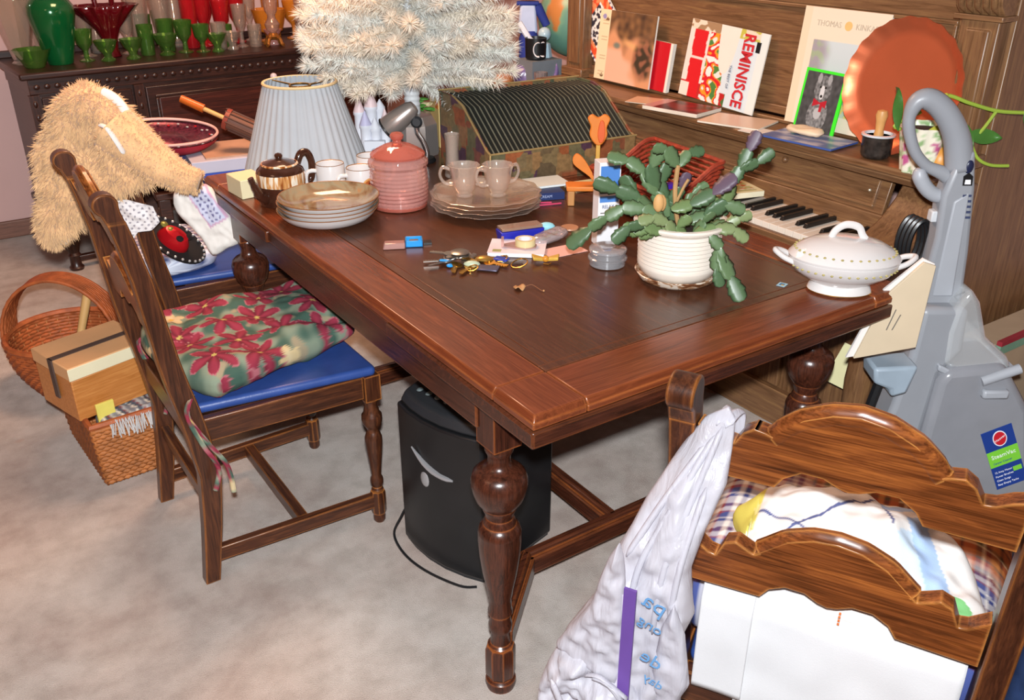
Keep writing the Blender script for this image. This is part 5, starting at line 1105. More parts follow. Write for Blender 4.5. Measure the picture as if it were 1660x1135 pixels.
pinkp = pm('hot_pink_plastic', '#c8456a', .35)
GLS = thing('pink_glasses', 'pair of thin pink-armed glasses lying before the navy paperback', 'glasses', (1.385, 1.91, TZ), CA + 8)
part('arm', MB().tube([(-.05, 0, .004), (-.01, .012, .006), (.03, .014, .005)], .0022, 6), pinkp, GLS); part('arm', MB().tube([(-.03, -.004, .003), (.02, .0, .004), (.055, .006, .004)], .0022, 6), pinkp, GLS)
single('white_bead', MB().ball((0, 0, .012), .012, 14, 8), pm('pearl', '#d5dcc4', .2), 'large pearly bead beside the tulip stand leg', 'bead', (1.505, 1.80, TZ)); single('white_bead', MB().ball((0, 0, .008), .008, 12, 8), pm('pearl', '#d5dcc4', .2), 'smaller pearly bead next to the larger pearly one', 'bead', (1.53, 1.788, TZ))
single('coaster', MB().lathe([(.021, 0), (.023, .002), (.022, .005), (.001, .005)], 24), pm('coaster_tan', '#a87a5c', .4), 'small round tan lid on the table by the aqua rubber', 'lid', (1.335, 1.72, TZ))
single('film_can', MB().lathe([(.015, 0), (.015, .028), (.0165, .029), (.0165, .036), (.001, .037)], 20), pm('grey_can', '#9aa0a6', .4), 'small grey lidded can beside the tall medicine carton', 'can', (1.392, 1.655, TZ))
# red wicker tray with sweets
RT = thing('red_basket', 'open red wicker basket of wrapped sweets behind the cactus', 'basket', (1.60, 1.71, TZ), -5)
rw = pm('red_wicker', '#8f3420', .5, var=.3, vscale=50, bmp=.4, bscale=200)
def rloop(t, z, a):
    k = z / .10; w = .15 + .06 * k; l = .22 + .07 * k; s = t * 2 * (w + l)
    if s < w: p = (s - w / 2, -l / 2 - a)
    elif s < w + l: p = (w / 2 + a, s - w - l / 2)
    elif s < 2 * w + l: p = (w / 2 - (s - w - l), l / 2 + a)
    else: p = (-w / 2 - a, l / 2 - (s - 2 * w - l))
    return (p[0], p[1], z + .05 * k * sstep(.0, .11, p[0] + .02))
part('weaving', weave(rloop, [.006 + .0085 * k for k in range(11)], 72, .0042, .002), rw, RT, smooth=180, kind='stuff'); part('rim', MB().tube([rloop(i / 60, .10, 0) for i in range(60)], .006, 6, closed=True), rw, RT); part('bottom', MB().box(-.075, .075, -.11, .11, .002, .008), rw, RT)
for k, (x, y, z, c, lb) in enumerate(((.02, -.03, .07, '#4a2aa0', 'purple-wrapped sweet in the red basket'), (-.015, -.02, .055, '#b01c2c', 'red-wrapped sweet in the red basket'), (.05, -.075, .06, '#2f8ccf', 'sky blue sweet at the near end of the red basket'), (.035, .03, .085, '#23221f', 'black-wrapped sweet at the back of the red basket'), (-.03, .03, .05, '#a83a2a', 'rust-red sweet low in the red basket'), (-.03, -.06, .045, '#d8d2cc', 'white sweet at the front of the red basket'))):
    o = single('wrapped_sweet', MB().box(-.022, .022, -.013, .013, -.010, .010), pm('wrapper_' + ('purple', 'red', 'sky', 'black', 'rust', 'white')[k], c, .25, .1, var=.1), lb, 'sweet', (1.60 + x, 1.71 + y, TZ + z), 35 * k, 'sweets in the red basket', bev=.006)
    part('twist', MB().prism([(.022, -.003), (.034, -.012), (.034, .012), (.022, .003)], -.002, .002, lambda a, b, t: (a, b, t)), o.data.materials[0], o)
mb = MB().box(-.07, .07, 0, .045, 0, .03); 
single('sweet_packing', mb, pm('pink_tissue', '#c98a7a', .8, var=.15), 'pale pink folded tissue packing filling the red basket bottom', 'tissue', (1.60, 1.69, TZ + .009), -5, bev=.01)
# things crowded behind: flowers, yellow box, white box
WX = thing('white_carton', 'low white carton behind the silver desk lamp', 'carton', (1.445, 2.50, TZ), -8)
part('body', MB().box(.02, .10, -.03, .05, 0, .085), pm('dark_carton_side', '#4a3a4c', .7, var=.1), WX, bev=.002); part('lid', MB().box(.017, .103, -.033, .053, .085, .112), pm('white_card', '#dfe0e4', .5), WX, bev=.002)
YX = single('yellow_box', MB().box(-.03, .03, -.055, .055, 0, .17), pm('soft_yellow', '#d8bc7a', .6, var=.04), 'upright pale yellow box behind the accordion file box', 'box', (1.52, 2.66, TZ), CA + 20, bev=.002); part('orange_label', MB().box(-.0312, -.03, -.05, -.02, .125, .145), pm('orange_label', '#d8742c', .5), YX)
FA = thing('artificial_flowers', 'bunch of cream artificial flowers with green leaves beside the silver lamp', 'flowers', (1.44, 2.685, TZ), CA)
part('wrap', MB().lathe([(.018, 0), (.02, .03), (.032, .10), (.03, .10)], 14, rf=lambda r, t, z: r * (1 + .08 * math.sin(5 * t))), pm('pink_wrap', '#c98aa0', .4), FA)
for k in range(12): a = k * 2.4; part('leaf', MB().ball((.035 * math.cos(a) * (k % 3) / 1.6, .03 * math.sin(a) * (k % 3) / 1.6, .115 + .01 * (k % 4)), .016, 8, 5, sc=(1.3, .6, .35)), pm('plastic_green', '#4a8a34', .4, var=.2), FA)
for k in range(7):
    a = k * 2.1; r_ = .012 * (k % 4); part('blossom', MB().lathe([(.003, 0), (.008, .004), (.012, .012), (.004, .010)], 10, r_ * math.cos(a), r_ * math.sin(a), z0=.128, rf=lambda r, t, z: r * (1 + .2 * math.cos(5 * t))), pm('cream_petal', '#e0d3a4', .6), FA)
PP = thing('patterned_gift_bag', 'small pink and green patterned gift bag beside the yellow box', 'bag', (1.600, 2.585, TZ), CA + 10)
part('body', MB().box(-.035, .03, -.02, .02, .0, .15, ti=(-.005, -.005, 0, 0)), pm('gift_paper', '#b59a90', .5, var=.5, vscale=60), PP, bev=.002); part('white_flap', MB().prism([(-.03, .06), (.05, .13), (.055, .12), (-.025, .05)], -.024, -.021, pz), wcard, PP)
# ------------------------------------------------------------------ things on the piano
paper_p = vcol('printed_paper', .35, spec=.4)
def flatpic(name, label, cat, M, w, h, cf, nu=60, nv=60, th=.006, back='#d8d2c6', wav=0):
    o = bpy.data.objects.new(name, None); COL.objects.link(o); o.matrix_world = M; o['label'] = label; o['category'] = cat
    part('pages', MB().box(-w / 2, w / 2, 0, h, -th, 0), pm('pages_' + back.strip('#'), back, .7, var=.02), o)
    mb = MB().grid(nu, nv, lambda u, v: (-w / 2 + w * u, h * v, .0006 + wav * math.sin(u * 9) * v), cf=cf); part('printed_cover', mb, paper_p, o, smooth=180)
    return o
def lean(y, x, z, tilt=12, roll=0):
    """frame of a flat thing leaning on the piano desk: local x = picture right (towards -Y), local y = up"""
    y *= x / 2.17; t = R(tilt); X = Vector((0, -1, 0)); Yv = Vector((math.sin(t), 0, math.cos(t))); 
    M = frame((x, y, z), X, Yv); return M @ Matrix.Rotation(R(roll), 4, 'Z')
def cal(u, v):
    if u < .2:
        if .5 < (v * 22) % 1 < .62 and .06 < u < .17: return lin('#b9a684')
        if math.hypot((u - .08) * .9, v - .9) < .035: return lin('#8a86b0')
        if math.hypot((u - .14), v - (.06 if v < .5 else .86)) < .03: return lin('#6b5138')
        return lin('#ddceaa')
    c = mixc(lin('#caa07e'), lin('#e0b890'), v)
    n_ = vn(u, v, 1, 5); m_ = vn(u, v, 2, 11)
    c = mixc(lin('#c98f68'), lin('#d8a878'), sstep(.6, 1, v))
    c = mixc(c, mixc(lin('#4a3628'), lin('#7d5a3a'), .5 + m_), sstep(-.12, .12, (v - .60) + .25 * n_ + .15 * (u - .6)))
    c = mixc(c, lin('#d6a06c'), sstep(.08, .0, abs(v - .56 - .06 * n_)) * sstep(.35, .6, u))
    path = sstep(.06, -.06, u - (.72 - .55 * (v - .05)) + .10 * n_) * sstep(.52, .42, v); c = mixc(c, lin('#dcab90'), path)
    c = mixc(c, mixc(lin('#3d3326'), lin('#8a5a44'), sstep(-.2, .3, m_)), sstep(.10, -.02, math.hypot((u - .86) / .9, (v - .38) / 1.5) - .14 + .06 * n_))
    c = mixc(c, lin('#71786c'), sstep(.09, .03, math.hypot(u - .36, (v - .52) * 1.4)))
    return c
flatpic('spiral_calendar', 'cream-edged calendar with an autumn landscape propped on the piano at far left', 'calendar', lean(2.53, 2.122, .9255, 6), .29, .232, cal, 90, 70)
def quilt(u, v):
    d = max(abs(u - .5), abs(v - .5)) * 2
    if d > .9: return lin('#e8e4e0') if (int(u * 22) + int(v * 22)) % 2 else lin('#4a4660')
    if d > .6: return lin('#d8502c') if vn(u, v, 0, 9) > -.1 else lin('#e08a5a')
    return lin('#e4e0dc') if vn(u, v, 4, 16) > 0 else lin('#33303a')
flatpic('quilted_square', 'orange and black quilted square set on its corner behind the calendar', 'pot holder', lean(2.655, 2.162, 1.092, 0, 45) @ Matrix.Translation((0, -.10, 0)), .20, .20, quilt, 80, 80, th=.003)
flatpic('red_book', 'plain red book standing at the right edge of the landscape calendar', 'book', lean(2.345, 2.138, .9255, 6, -2), .10, .155, lambda u, v: lin('#b81420') if u < .88 else lin('#e2d8cc'), 24, 12, th=.014)
def rem(u, v):
    # picture as it stands (turned on its side); u right, v up
    n_ = vn(u, v, 7, 10)
    if u > .90: return lin('#d9d7d2')
    if v > .88: return lin('#d8c9b4') if n_ > 0 else (lin('#b8b04a') if u > .45 else lin('#9a7a5a'))
    if u < .28:
        if v < .18 and u < .12: return lin('#d8d0c4')
        if u > .05 and abs(u - .16) < .09 + .02 * n_: return lin('#c81f24') if abs(v - .52) > .02 else lin('#e6c8c0')
        return lin('#d9cfc6') if v > .2 else lin('#b02a28')
    if u < .56 - .10 * v:
        q = (u * 5 + math.sin(v * 9) * .6) % 1
        if n_ > .22: return lin('#e8dcd4')
        if n_ > .0: return lin('#c9222a')
        if n_ > -.2: return lin('#d8902c')
        return lin('#4c7a3c') if q > .5 else lin('#e2d5cc')
    if u < .62 and v < .16: return lin('#b02424') if n_ > -.1 else lin('#4a6a3a')
    return lin('#c9d4d8')
RM = flatpic('magazine', 'glossy magazine turned on its side, red title, propped on the piano', 'magazine', lean(2.072, 2.135, .9255, 7, -3), .32, .232, rem, 130, 96, th=.004, wav=.0015)
redi = pm('red_ink', '#b8242c', .5); 
text('REMINISCE', .060, redi, RM, frame((.088, .116, .0032), (0, -1, 0), (1, 0, 0)), sx=.74, bold=.0016); text('THE BEST OF', .012, pm('navy_ink', '#39415f', .5), RM, frame((.038, .09, .0032), (0, -1, 0), (1, 0, 0))); part('black_stamp', MB().box(.120, .136, .175, .205, .0022, .003), blk, RM)
def kink(u, v):
    if .17 < u < .97 and .12 < v < .74:
        c = mixc(lin('#a9b4b8'), lin('#c8d0d0'), v); n_ = vn(u, v, 9, 7)
        if v < .45: c = mixc(lin('#7a9480'), lin('#b9bfa8'), sstep(-.2, .3, n_))
        c = mixc(c, mixc(lin('#8f8088'), lin('#8c986c'), sstep(-.1, .3, vn(u, v, 2, 14))), sstep(.42, .25, u + .1 * n_) * .8)
        if v < .35 and vn(u, v, 5, 20) > .25: c = lin('#cdbb6a')
        return c
    if u < .09: return lin('#d9c7aa')
    return lin('#dccdb6')
KK = flatpic('wall_calendar', 'tall cream calendar with a pale garden picture behind the copper tray', 'calendar', lean(1.645, 2.135, .9255, 5.5), .275, .312, kink, 90, 100)
gi = pm('grey_title_ink', '#b9ab96', .6); text('THOMAS', .021, gi, KK, frame((-.050, .272, .001), (1, 0, 0), (0, 1, 0)), sx=.95); text('KINKADE', .021, gi, KK, frame((.078, .272, .001), (1, 0, 0), (0, 1, 0)), sx=.95); part('gilt_crest', MB().lathe([(.012, .0008), (.012, .0012)], 18, .013, .272), pm('crest_gold', '#d6b070', .5), KK)
def dog(u, v):
    if u < .055 or u > .93 or v < .01 or v > .955: return lin('#3fdc2e')
    x, y = (u - .5) , v
    g = .06 + .03 * vn(u, v, 0, 12); w_ = 0
    if math.hypot(x / .24, (y - .30) / .27) < 1: w_ = .18 + .16 * vn(u, v, 3, 22)
    if math.hypot(x / .2, (y - .72) / .2) < 1: w_ = .15 + .15 * vn(u, v, 3, 22)
    if min(math.hypot((x - .12) / .05, (y - .87) / .08), math.hypot((x + .12) / .05, (y - .87) / .08)) < 1: w_ = .3
    if math.hypot(x / .055, (y - .66) / .11) < 1: w_ = .55
    if math.hypot(x / .09, (y - .33) / .09) < 1: w_ = .4
    if min(math.hypot((x - .15) / .06, (y - .07) / .05), math.hypot((x + .15) / .06, (y - .07) / .05)) < 1: w_ = .35
    if min(math.hypot((x - .06) / .022, (y - .74) / .022), math.hypot((x + .06) / .022, (y - .74) / .022), math.hypot(x / .03, (y - .6) / .025)) < 1: w_ = 0; g = .005
    if (abs(y - .49) < .05 * (abs(x) / .15 + .25) and abs(x) < .16) or (abs(x - .05) < .03 and .36 < y < .48): return lin('#a8202c')
    return (max(g, w_),) * 3
flatpic('dog_photo', 'photo of a shaggy grey dog with red bow in a bright green frame', 'photo', lean(1.682, 2.105, .914, 9, -1), .137, .17, dog, 90, 110, th=.004, back='#3fdc2e')
# copper tray
cop = pm('copper', '#d8744e', .4, .75, var=.08, vscale=5); 
CTR = bpy.data.objects.new('copper_tray', None); COL.objects.link(CTR); tag(CTR, 'large round copper tray with fluted rim leaning on the piano', 'tray'); CTR.matrix_world = lean(1.432, 2.095, .915, 8) @ Matrix.Translation((0, .164, 0))
part('dish', MB().lathe([(.001, .003), (.12, .002), (.138, .004), (.152, .016), (.164, .022), (.165, .020), (.153, .012), (.140, .0), (.001, -.001)], 96, rf=lambda r, t, z: r * (1 + (.012 * math.cos(22 * t) if r > .15 else 0))), cop, CTR, smooth=60)
# things lying on the shelf
def flatbook(name, label, cat, y, x, w, d, h, rz, cf, z=.9135, ed='#d8cdbc'):
    o = thing(name, label, cat, (x, y, z), rz); part('pages', MB().box(-d / 2, d / 2, -w / 2, w / 2, 0, h), pm('edge_' + ed.strip('#'), ed, .6), o, bev=.0008)
    part('printed_cover', MB().grid(24, 24, lambda u, v: (-d / 2 + d * u, -w / 2 + w * v, h + .0005), cf=cf), paper_p, o); return o
flatbook('glossy_book', 'dark red glossy book lying flat on the piano shelf below the magazine', 'book', 2.07, 2.03, .20, .135, .011, 12, lambda u, v: mixc(lin('#7a1c1c'), lin('#3a1410'), sstep(-.2, .3, vn(u, v, 1, 3))) if not (v > .8) else lin('#b98a86'))
flatbook('cream_folder', 'pale pinkish folder lying flat on the piano shelf, mid-way', 'folder', 1.85, 2.045, .19, .14, .005, 18, lambda u, v: lin('#d3b8a2'))
flatbook('tan_sheet', 'plain tan sheet under the left corner of the glossy red book', 'paper', 2.22, 2.04, .14, .10, .002, 25, lambda u, v: lin('#c9a184'))
flatbook('white_sheet', 'white sheet peeping out under the blue magazine on the shelf', 'paper', 1.70, 2.01, .16, .07, .002, 8, lambda u, v: lin('#e0d8d2'))
flatbook('blue_magazine', 'blue-edged magazine lying on the piano shelf in front of the dog photo', 'magazine', 1.585, 2.035, .22, .13, .005, 6, lambda u, v: mixc(lin('#5a6a9a'), lin('#a8a8b8'), sstep(-.2, .3, vn(u, v, 2, 5))), .916, '#3c5496')
mb = puff(smoothpoly([(-.05, -.02), (.03, -.03), (.06, 0), (.02, .03), (-.045, .022)], 3), .009, .006, .02, .004, 40, mp=lambda a, b, t: (b, a, t + .01)); single('wrapped_biscuit', mb, pm('biscuit_wrap', '#d9c2a4', .5), 'pale wrapped biscuit lying on the blue-edged magazine', 'biscuit', (2.05, 1.61, .925), 0, smooth=180)
JR = thing('glass_pot', 'dark glass pot with white rim and wooden muddler on the piano shelf', 'pot', (2.035, 1.375, .9135), 0)
part('pot', MB().lathe([(.028, 0), (.034, .004), (.037, .012), (.037, .05), (.038, .054)], 28), pm('dark_mottled_glass', '#3a3430', .15, .3, var=.6, vscale=50), JR); part('rim', MB().lathe([(.036, .054), (.041, .056), (.041, .060), (.034, .061), (.033, .052), (.001, .05)], 28), pm('pewter_white', '#c9ccd0', .25), JR)
part('muddler', MB().lathe([(.011, .05), (.012, .06), (.010, .07), (.012, .09), (.015, .105), (.012, .116), (.001, .119)], 18), pm('muddler_wood', '#c9965a', .45), JR)
# planter with trailing vine
PL = thing('vine_planter', 'floral paper-wrapped planter with a trailing green vine at the piano end', 'plant', (2.01, 1.235, .9135), CA)
def pfl(a, b):
    n_ = vn(a, b, 3, 45)
    if n_ > .28: return lin('#b85a86')
    if n_ < -.25: return lin('#8aa874')
    if abs(vn(a, b, 8, 30)) < .05: return lin('#b9c9a0')
    return lin('#e2dcc8')
mb = MB().grid(40, 16, lambda u, v: ((.040 + .018 * v + .004 * math.sin(u * 50)) * math.cos(6.283 * u), (.040 + .018 * v + .004 * math.sin(u * 50)) * math.sin(6.283 * u), .11 * v), cf=lambda u, v: pfl(u * .3, v * .11)); part('floral_wrap', mb, cloth_gl, PL, smooth=180)
part('soil', MB().lathe([(.052, .098), (.001, .102)], 20), pm('dark_soil', '#2a1d16', .95), PL)
vg = pm('vine_stem', '#8fa83c', .45, var=.1); vl_ = pm('vine_leaf', '#3f6a2c', .35, var=.15); vy = pm('yellow_leaf', '#a9a83c', .4, var=.1)
for P, r_ in (([(-.05, .0, .10), (-.02, .0, .16), (.03, .0, .178), (.09, 0, .16), (.16, 0, .142), (.24, 0, .138)], .0045), ([(.155, 0, .142), (.13, -.005, .10), (.10, -.005, .06)], .004), ([(.115, .01, .07), (.14, .01, .03), (.175, .01, .012), (.22, .01, .01)], .004), ([(.03, .0, .175), (.045, .005, .13), (.04, .01, .10)], .004), ([(-.06, 0, .10), (-.075, 0, .11), (-.02, 0, .14)], .004)):
    part('vine', MB().tube(spline(P, 6), r_, 8), vg, PL)
def leaf_m(l, w):
    V = []; F = []; n = 8
    for i in range(n + 1):
        t = i / n; q = w * math.sin(math.pi * t) ** .8; V += [(l * t, -q, .18 * q), (l * t, 0, -.004 + .02 * t * t), (l * t, q, .18 * q)]
    for i in range(n): F += [(3 * i, 3 * i + 1, 3 * i + 4, 3 * i + 3), (3 * i + 1, 3 * i + 2, 3 * i + 5, 3 * i + 4)]
    return MB().add(V, F)
for (p, d, l, w, m_) in (((-.075, -.02, .10), (-.15, 0, 1), .10, .013, vl_), ((.06, -.01, .13), (.5, -.2, -.8), .09, .02, vl_), ((.09, -.01, .09), (1, 0, -.1), .09, .018, vl_), ((.0, .0, .05), (.4, -.3, .6), .09, .028, vy), ((.03, 0, .06), (.6, -.2, -.2), .07, .02, vl_), ((.22, 0, .135), (.6, 0, -.5), .07, .016, vl_), ((.04, 0, .12), (-.2, -.3, -.9), .09, .024, vl_)):
    o = part('leaf', leaf_m(l, w), m_, PL, smooth=180); d = Vector(d); o.matrix_local = frame(p, d, d.cross(Vector((.1, -1, .2))))
part('squash', MB().ball((.035, -.03, .03), .03, 14, 10, sc=(1, .9, 1.3)), pm('ochre_gourd', '#c98a3c', .4), PL)
for k, (x, y) in enumerate(((-.07, .0),)): part('node', MB().ball((.03, 0, .178), .006, 8, 5), vy, PL)
# song book on the keys
SB_ = thing('song_sheet', 'thick green and white song book lying on the piano keys', 'book', (1.945, 1.76, .7405), -16); part('pages', MB().box(-.075, .075, -.06, .06, 0, .016), pm('song_edge', '#e0d6b8', .6), SB_, bev=.001)
def song(u, v):
    if .1 < v < .9 and .1 < u < .9: return lin('#b8462c') if vn(u, v, 6, 8) > .18 and v > .3 else (lin('#d8c8b8') if vn(u, v, 2, 10) > .3 else lin('#a8a874'))
    return lin('#d8d0a8')
part('printed_cover', MB().grid(24, 24, lambda u, v: (-.075 + .15 * u, -.06 + .12 * v, .0166), cf=song), paper_p, SB_)

# ------------------------------------------------------------------ sideboard
sbw = lambda ax: wood('sideboard_oak_' + ax, '#1c0d09', '#2e1812', '#43251b', ax, scale=8, rough=.35, wear='#6d4230', wearamt=.5, streak=.5)
SD = thing('sideboard', 'long dark carved sideboard on bulbous legs against the back wall', 'sideboard', (.482, 4.252, 0), 3)
LS_, DS_, HS = 1.66, .50, .866
def sp_(nm, mb, ax='x', bev=.003, **kw): return part(nm, mb, sbw(ax), SD, bev=bev, **kw)
sp_('top', MB().box(-.02, LS_ + .02, -.025, DS_, HS - .028, HS), bev=.008); sp_('frieze', MB().box(.01, LS_ - .01, .0, DS_ - .01, HS - .09, HS - .028))
mb = MB()
for k in range(40): mb.ball((.04 + k * .04, -.003, HS - .06), .011, 8, 5, sc=(1.2, .5, 1))
sp_('carved_beading', mb, bev=0)
sp_('case', MB().box(.015, LS_ - .015, .012, DS_ - .012, .25, HS - .09)); sp_('base_moulding', MB().box(.0, LS_, -.008, DS_, .225, .255), bev=.006)
for x0, x1 in ((.05, .41), (.47, 1.19), (1.25, 1.61)):
    d_ = sp_('door', MB().box(x0, x1, -.004, .012, .28, HS - .105)); part('door_panel', MB().box(x0 + .05, x1 - .05, -.009, -.003, .33, HS - .155, ti=(0, 0, 0, 0)), wood('sideboard_panel', '#2a110d', '#401c14', '#55271b', 'x', scale=6, rough=.35, wear=None, streak=.5), d_, bev=.004)
    part('door_moulding', MB().box(x0 + .035, x1 - .035, -.012, -.003, HS - .155, HS - .14).box(x0 + .035, x1 - .035, -.012, -.003, .315, .33).box(x0 + .035, x0 + .05, -.012, -.003, .33, HS - .155).box(x1 - .05, x1 - .035, -.012, -.003, .33, HS - .155), sbw('x'), d_, bev=.004)
    for y in (.5, .6): pass
    part('knob', MB().ball((x1 - .02 if x0 < 1.2 else x0 + .02, -.014, .57), .014, 10, 8), pm('dull_brass', '#8a7350', .4, .6), d_)
for x in (.0, .42, 1.2, LS_ - .04): 
    mb = MB().box(x, x + .04, -.014, .01, .255, HS - .09)
    for k in range(9): mb.ball((x + .02, -.014, .30 + k * .055), .009, 8, 5, sc=(1, .5, 1.6))
    sp_('carved_stile', mb, 'z', bev=.002)
for x in (.045, .44, 1.22, LS_ - .045):
    for y in ((.03, DS_ - .05) if x in (.045, LS_ - .045) else (.03,)):
        sp_('leg', MB().lathe([(.028, 0), (.032, .012), (.024, .022), (.022, .06), (.028, .07), (.022, .08), (.030, .11), (.046, .16), (.05, .19), (.04, .215), (.03, .226)], 20, x, y), 'z', bev=0)
sp_('stretcher', MB().box(.05, LS_ - .05, .02, .05, .035, .062)); sp_('back_rail', MB().box(.0, LS_, DS_ - .03, DS_ - .01, HS, HS + .03))
# glassware on the sideboard
SZ = HS + .0005; gcl = glass('clear_glassware', '#e0d4c8', .04, .10); ggr = glass('green_glassware', '#6fa04a', .05, .16); grd = glass('red_glassware', '#c8242c', .05, .40); gam = glass('amber_glassware', '#d8862c', .05, .55); grn_s = pm('emerald_lustre', '#0b5228', .14, .25, var=.1, coat=.5); ruby = pm('ruby_glass', '#50070f', .1, .1, var=.2, coat=.5)
def sbp(sx, dy): c, s = math.cos(R(3)), math.sin(R(3)); return (.482 + sx * c - dy * s, 4.252 + sx * s + dy * c, SZ)
GV = thing('green_vase', 'tall emerald green lustre vase at the left of the sideboard', 'vase', sbp(.185, .16)); part('body', MB().lathe([(.048, 0), (.052, .005), (.062, .05), (.082, .14), (.094, .2), (.092, .235), (.07, .268), (.055, .278), (.055, .29), (.062, .298), (.055, .298), (.05, .28), (.001, .27)], 36), grn_s, GV)
def item(nm, label, cat, sx, dy, prof, m_, n=24, rf=None, extra=None, sy=1):
    o = thing(nm, label, cat, sbp(sx, dy)); part('bowl' if cat != 'vase' else 'body', MB().lathe(prof, n, rf=rf, sy=sy), m_, o)
    if extra: extra(o)
    return o
flute = lambda k, a: (lambda r, t, z: r * (1 + a * math.cos(k * t)))
def celery(h, r0, r1): return [(r0, 0), (r0 * 1.05, .006), (r0 * .8, .015), (r0 * .9, .03), (r1 * .8, h * .6), (r1, h), (r1 * .96, h), (r1 * .74, h * .6), (r0 * .7, .03), (.001, .02)]
item('flower_frog_bowl', 'low olive green glass bowl in front of the clear flared vases', 'bowl', .075, .12, [(.035, 0), (.04, .005), (.05, .03), (.075, .075), (.072, .075), (.045, .03), (.001, .02)], ggr, rf=flute(8, .04))
item('clear_vase', 'flared clear fluted vase at the far left of the sideboard', 'vase', .055, .25, celery(.27, .04, .085), gcl, rf=flute(8, .05)); item('clear_vase', 'tall clear fluted vase directly behind the green lustre vase', 'vase', .16, .34, celery(.27, .04, .075), gcl, rf=flute(8, .05))
RBk = thing('ruby_basket', 'ruby glass ruffled basket with a hooped handle on the sideboard', 'basket', sbp(.42, .24))
def ruf(r, t, z): return r * (1 + (.28 * math.cos(2 * t) + .05 * math.cos(12 * t)) * sstep(.06, .2, z))
part('bowl', MB().lathe([(.04, 0.0), (.042, .004), (.03, .03), (.035, .08), (.05, .12), (.085, .175), (.115, .215), (.112, .217), (.08, .18), (.04, .12), (.001, .09)], 60, rf=ruf), ruby, RBk, smooth=80); part('handle', MB().tube(spline([(-.02, .06, .20), (-.025, .06, .30), (0, 0, .38), (.025, -.06, .30), (.02, -.06, .20)], 6), .011, 10), ruby, RBk)
gob = lambda h, r: [(r * .8, 0), (r * .8, .004), (.012, .012), (.010, h * .3), (.014, h * .38), (r * .8, h * .55), (r, h), (r * .95, h), (r * .72, h * .56), (.001, h * .42)]
tum = lambda h, r: [(r * .8, 0), (r * .85, .004), (r, h), (r * .93, h), (r * .75, .012), (.001, .01)]
sher = lambda h, r: [(r * .6, 0), (r * .62, .006), (.016, .018), (.018, .03), (r * .7, .05), (r, h), (r * .94, h), (r * .6, .06), (.001, .045)]
LIST = [('green_goblet', 'green glass goblet just right of the green lustre vase', .295, .17, gob(.13, .04), ggr), ('green_sherbet', 'low green glass sherbet cup under the ruby basket', .37, .12, sher(.085, .05), ggr), ('clear_goblet', 'clear stemmed goblet half hidden by the ruby basket', .335, .30, gob(.21, .045), gcl), ('green_sherbet', 'second low green sherbet cup from the left on the sideboard edge', .475, .11, sher(.085, .05), ggr),
 ('green_tumbler', 'tall green glass tumbler right of the ruby basket', .56, .18, tum(.13, .036), ggr), ('green_bowl', 'rounded green glass bowl in the middle of the green group', .63, .13, sher(.09, .055), ggr), ('clear_celery', 'clear tall celery vase behind the green tumblers', .58, .33, celery(.26, .035, .06), gcl), ('green_tumbler', 'green glass tumbler in the second row of the green group', .67, .24, tum(.14, .04), ggr), ('green_goblet', 'green stemmed goblet at the right of the green group', .725, .16, gob(.14, .042), ggr), ('clear_celery', 'clear fluted vase behind the green bowl', .70, .37, celery(.28, .035, .062), gcl),
 ('green_goblet', 'green goblet beside the red candle holder', .795, .13, gob(.12, .04), ggr), ('red_tumbler', 'red glass tumbler left of the stemmed red goblets', .80, .28, tum(.24, .038), grd), ('red_goblet', 'tall stemmed red goblet in the middle of the sideboard', .87, .30, gob(.25, .042), grd), ('clear_tumbler', 'clear glass tumbler before the red goblets', .885, .15, tum(.12, .036), gcl), ('green_tumbler', 'short pale green tumbler between clear ones', .94, .22, tum(.10, .036), ggr), ('red_goblet', 'short red goblet right of the tall red one', .96, .30, gob(.2, .045), grd), ('clear_goblet', 'clear tall stemmed goblet near the gilt lamps', 1.0, .17, gob(.19, .036), gcl), ('red_goblet', 'red goblet furthest right on the sideboard', 1.05, .33, gob(.22, .042), grd), ('clear_tumbler', 'clear tumbler beside the left gilt-footed lamp', 1.055, .14, tum(.1, .034), gcl), ('amber_bowl', 'amber orange glass bowl between the gilt-footed lamps', 1.19, .27, sher(.15, .085), gam), ('amber_goblet', 'amber glass goblet behind the right gilt-footed lamp', 1.33, .30, gob(.18, .05), gam), ('pink_dish', 'small pink glass dish between the gilt-footed lamps', 1.15, .15, sher(.07, .045), glass('pink_glass', '#d88a84')), ('brown_vase', 'round brown glass vase beside the white tinsel tree', 1.42, .22, [(.03, 0), (.05, .02), (.065, .06), (.05, .11), (.025, .14), (.03, .16), (.001, .15)], glass('brown_glassware', '#8a5a34', .05, .55))]
LIST += [('clear_goblet', 'clear stemmed goblet between the ruby basket and the green tumblers', .505, .27, gob(.19, .04), gcl), ('clear_tumbler', 'clear tumbler behind the leftmost green sherbet cup', .40, .38, tum(.16, .036), gcl), ('clear_celery', 'clear fluted vase directly left of the red tumbler', .76, .37, celery(.27, .034, .055), gcl), ('green_tumbler', 'green tumbler at the very back of the green group', .62, .40, tum(.15, .038), ggr),
 ('green_sherbet', 'green sherbet cup at the front edge below the red tumbler', .85, .09, sher(.08, .046), ggr), ('clear_sherbet', 'clear low sherbet cup in front of the tall red goblet', .93, .11, sher(.08, .044), gcl), ('red_goblet', 'red goblet behind the short red one', .92, .39, gob(.26, .042), grd), ('amber_tumbler', 'amber tumbler at the back between the gilt-footed lamps', 1.24, .36, tum(.2, .045), gam), ('clear_goblet', 'clear goblet behind the left gilt-footed lamp', 1.12, .35, gob(.24, .04), gcl)]
for (nm, lb, sx, dy, pr_, m_) in LIST: item(nm, lb, 'glass' if 'vase' not in nm else 'vase', sx, dy, pr_, m_, rf=flute(10, .025))
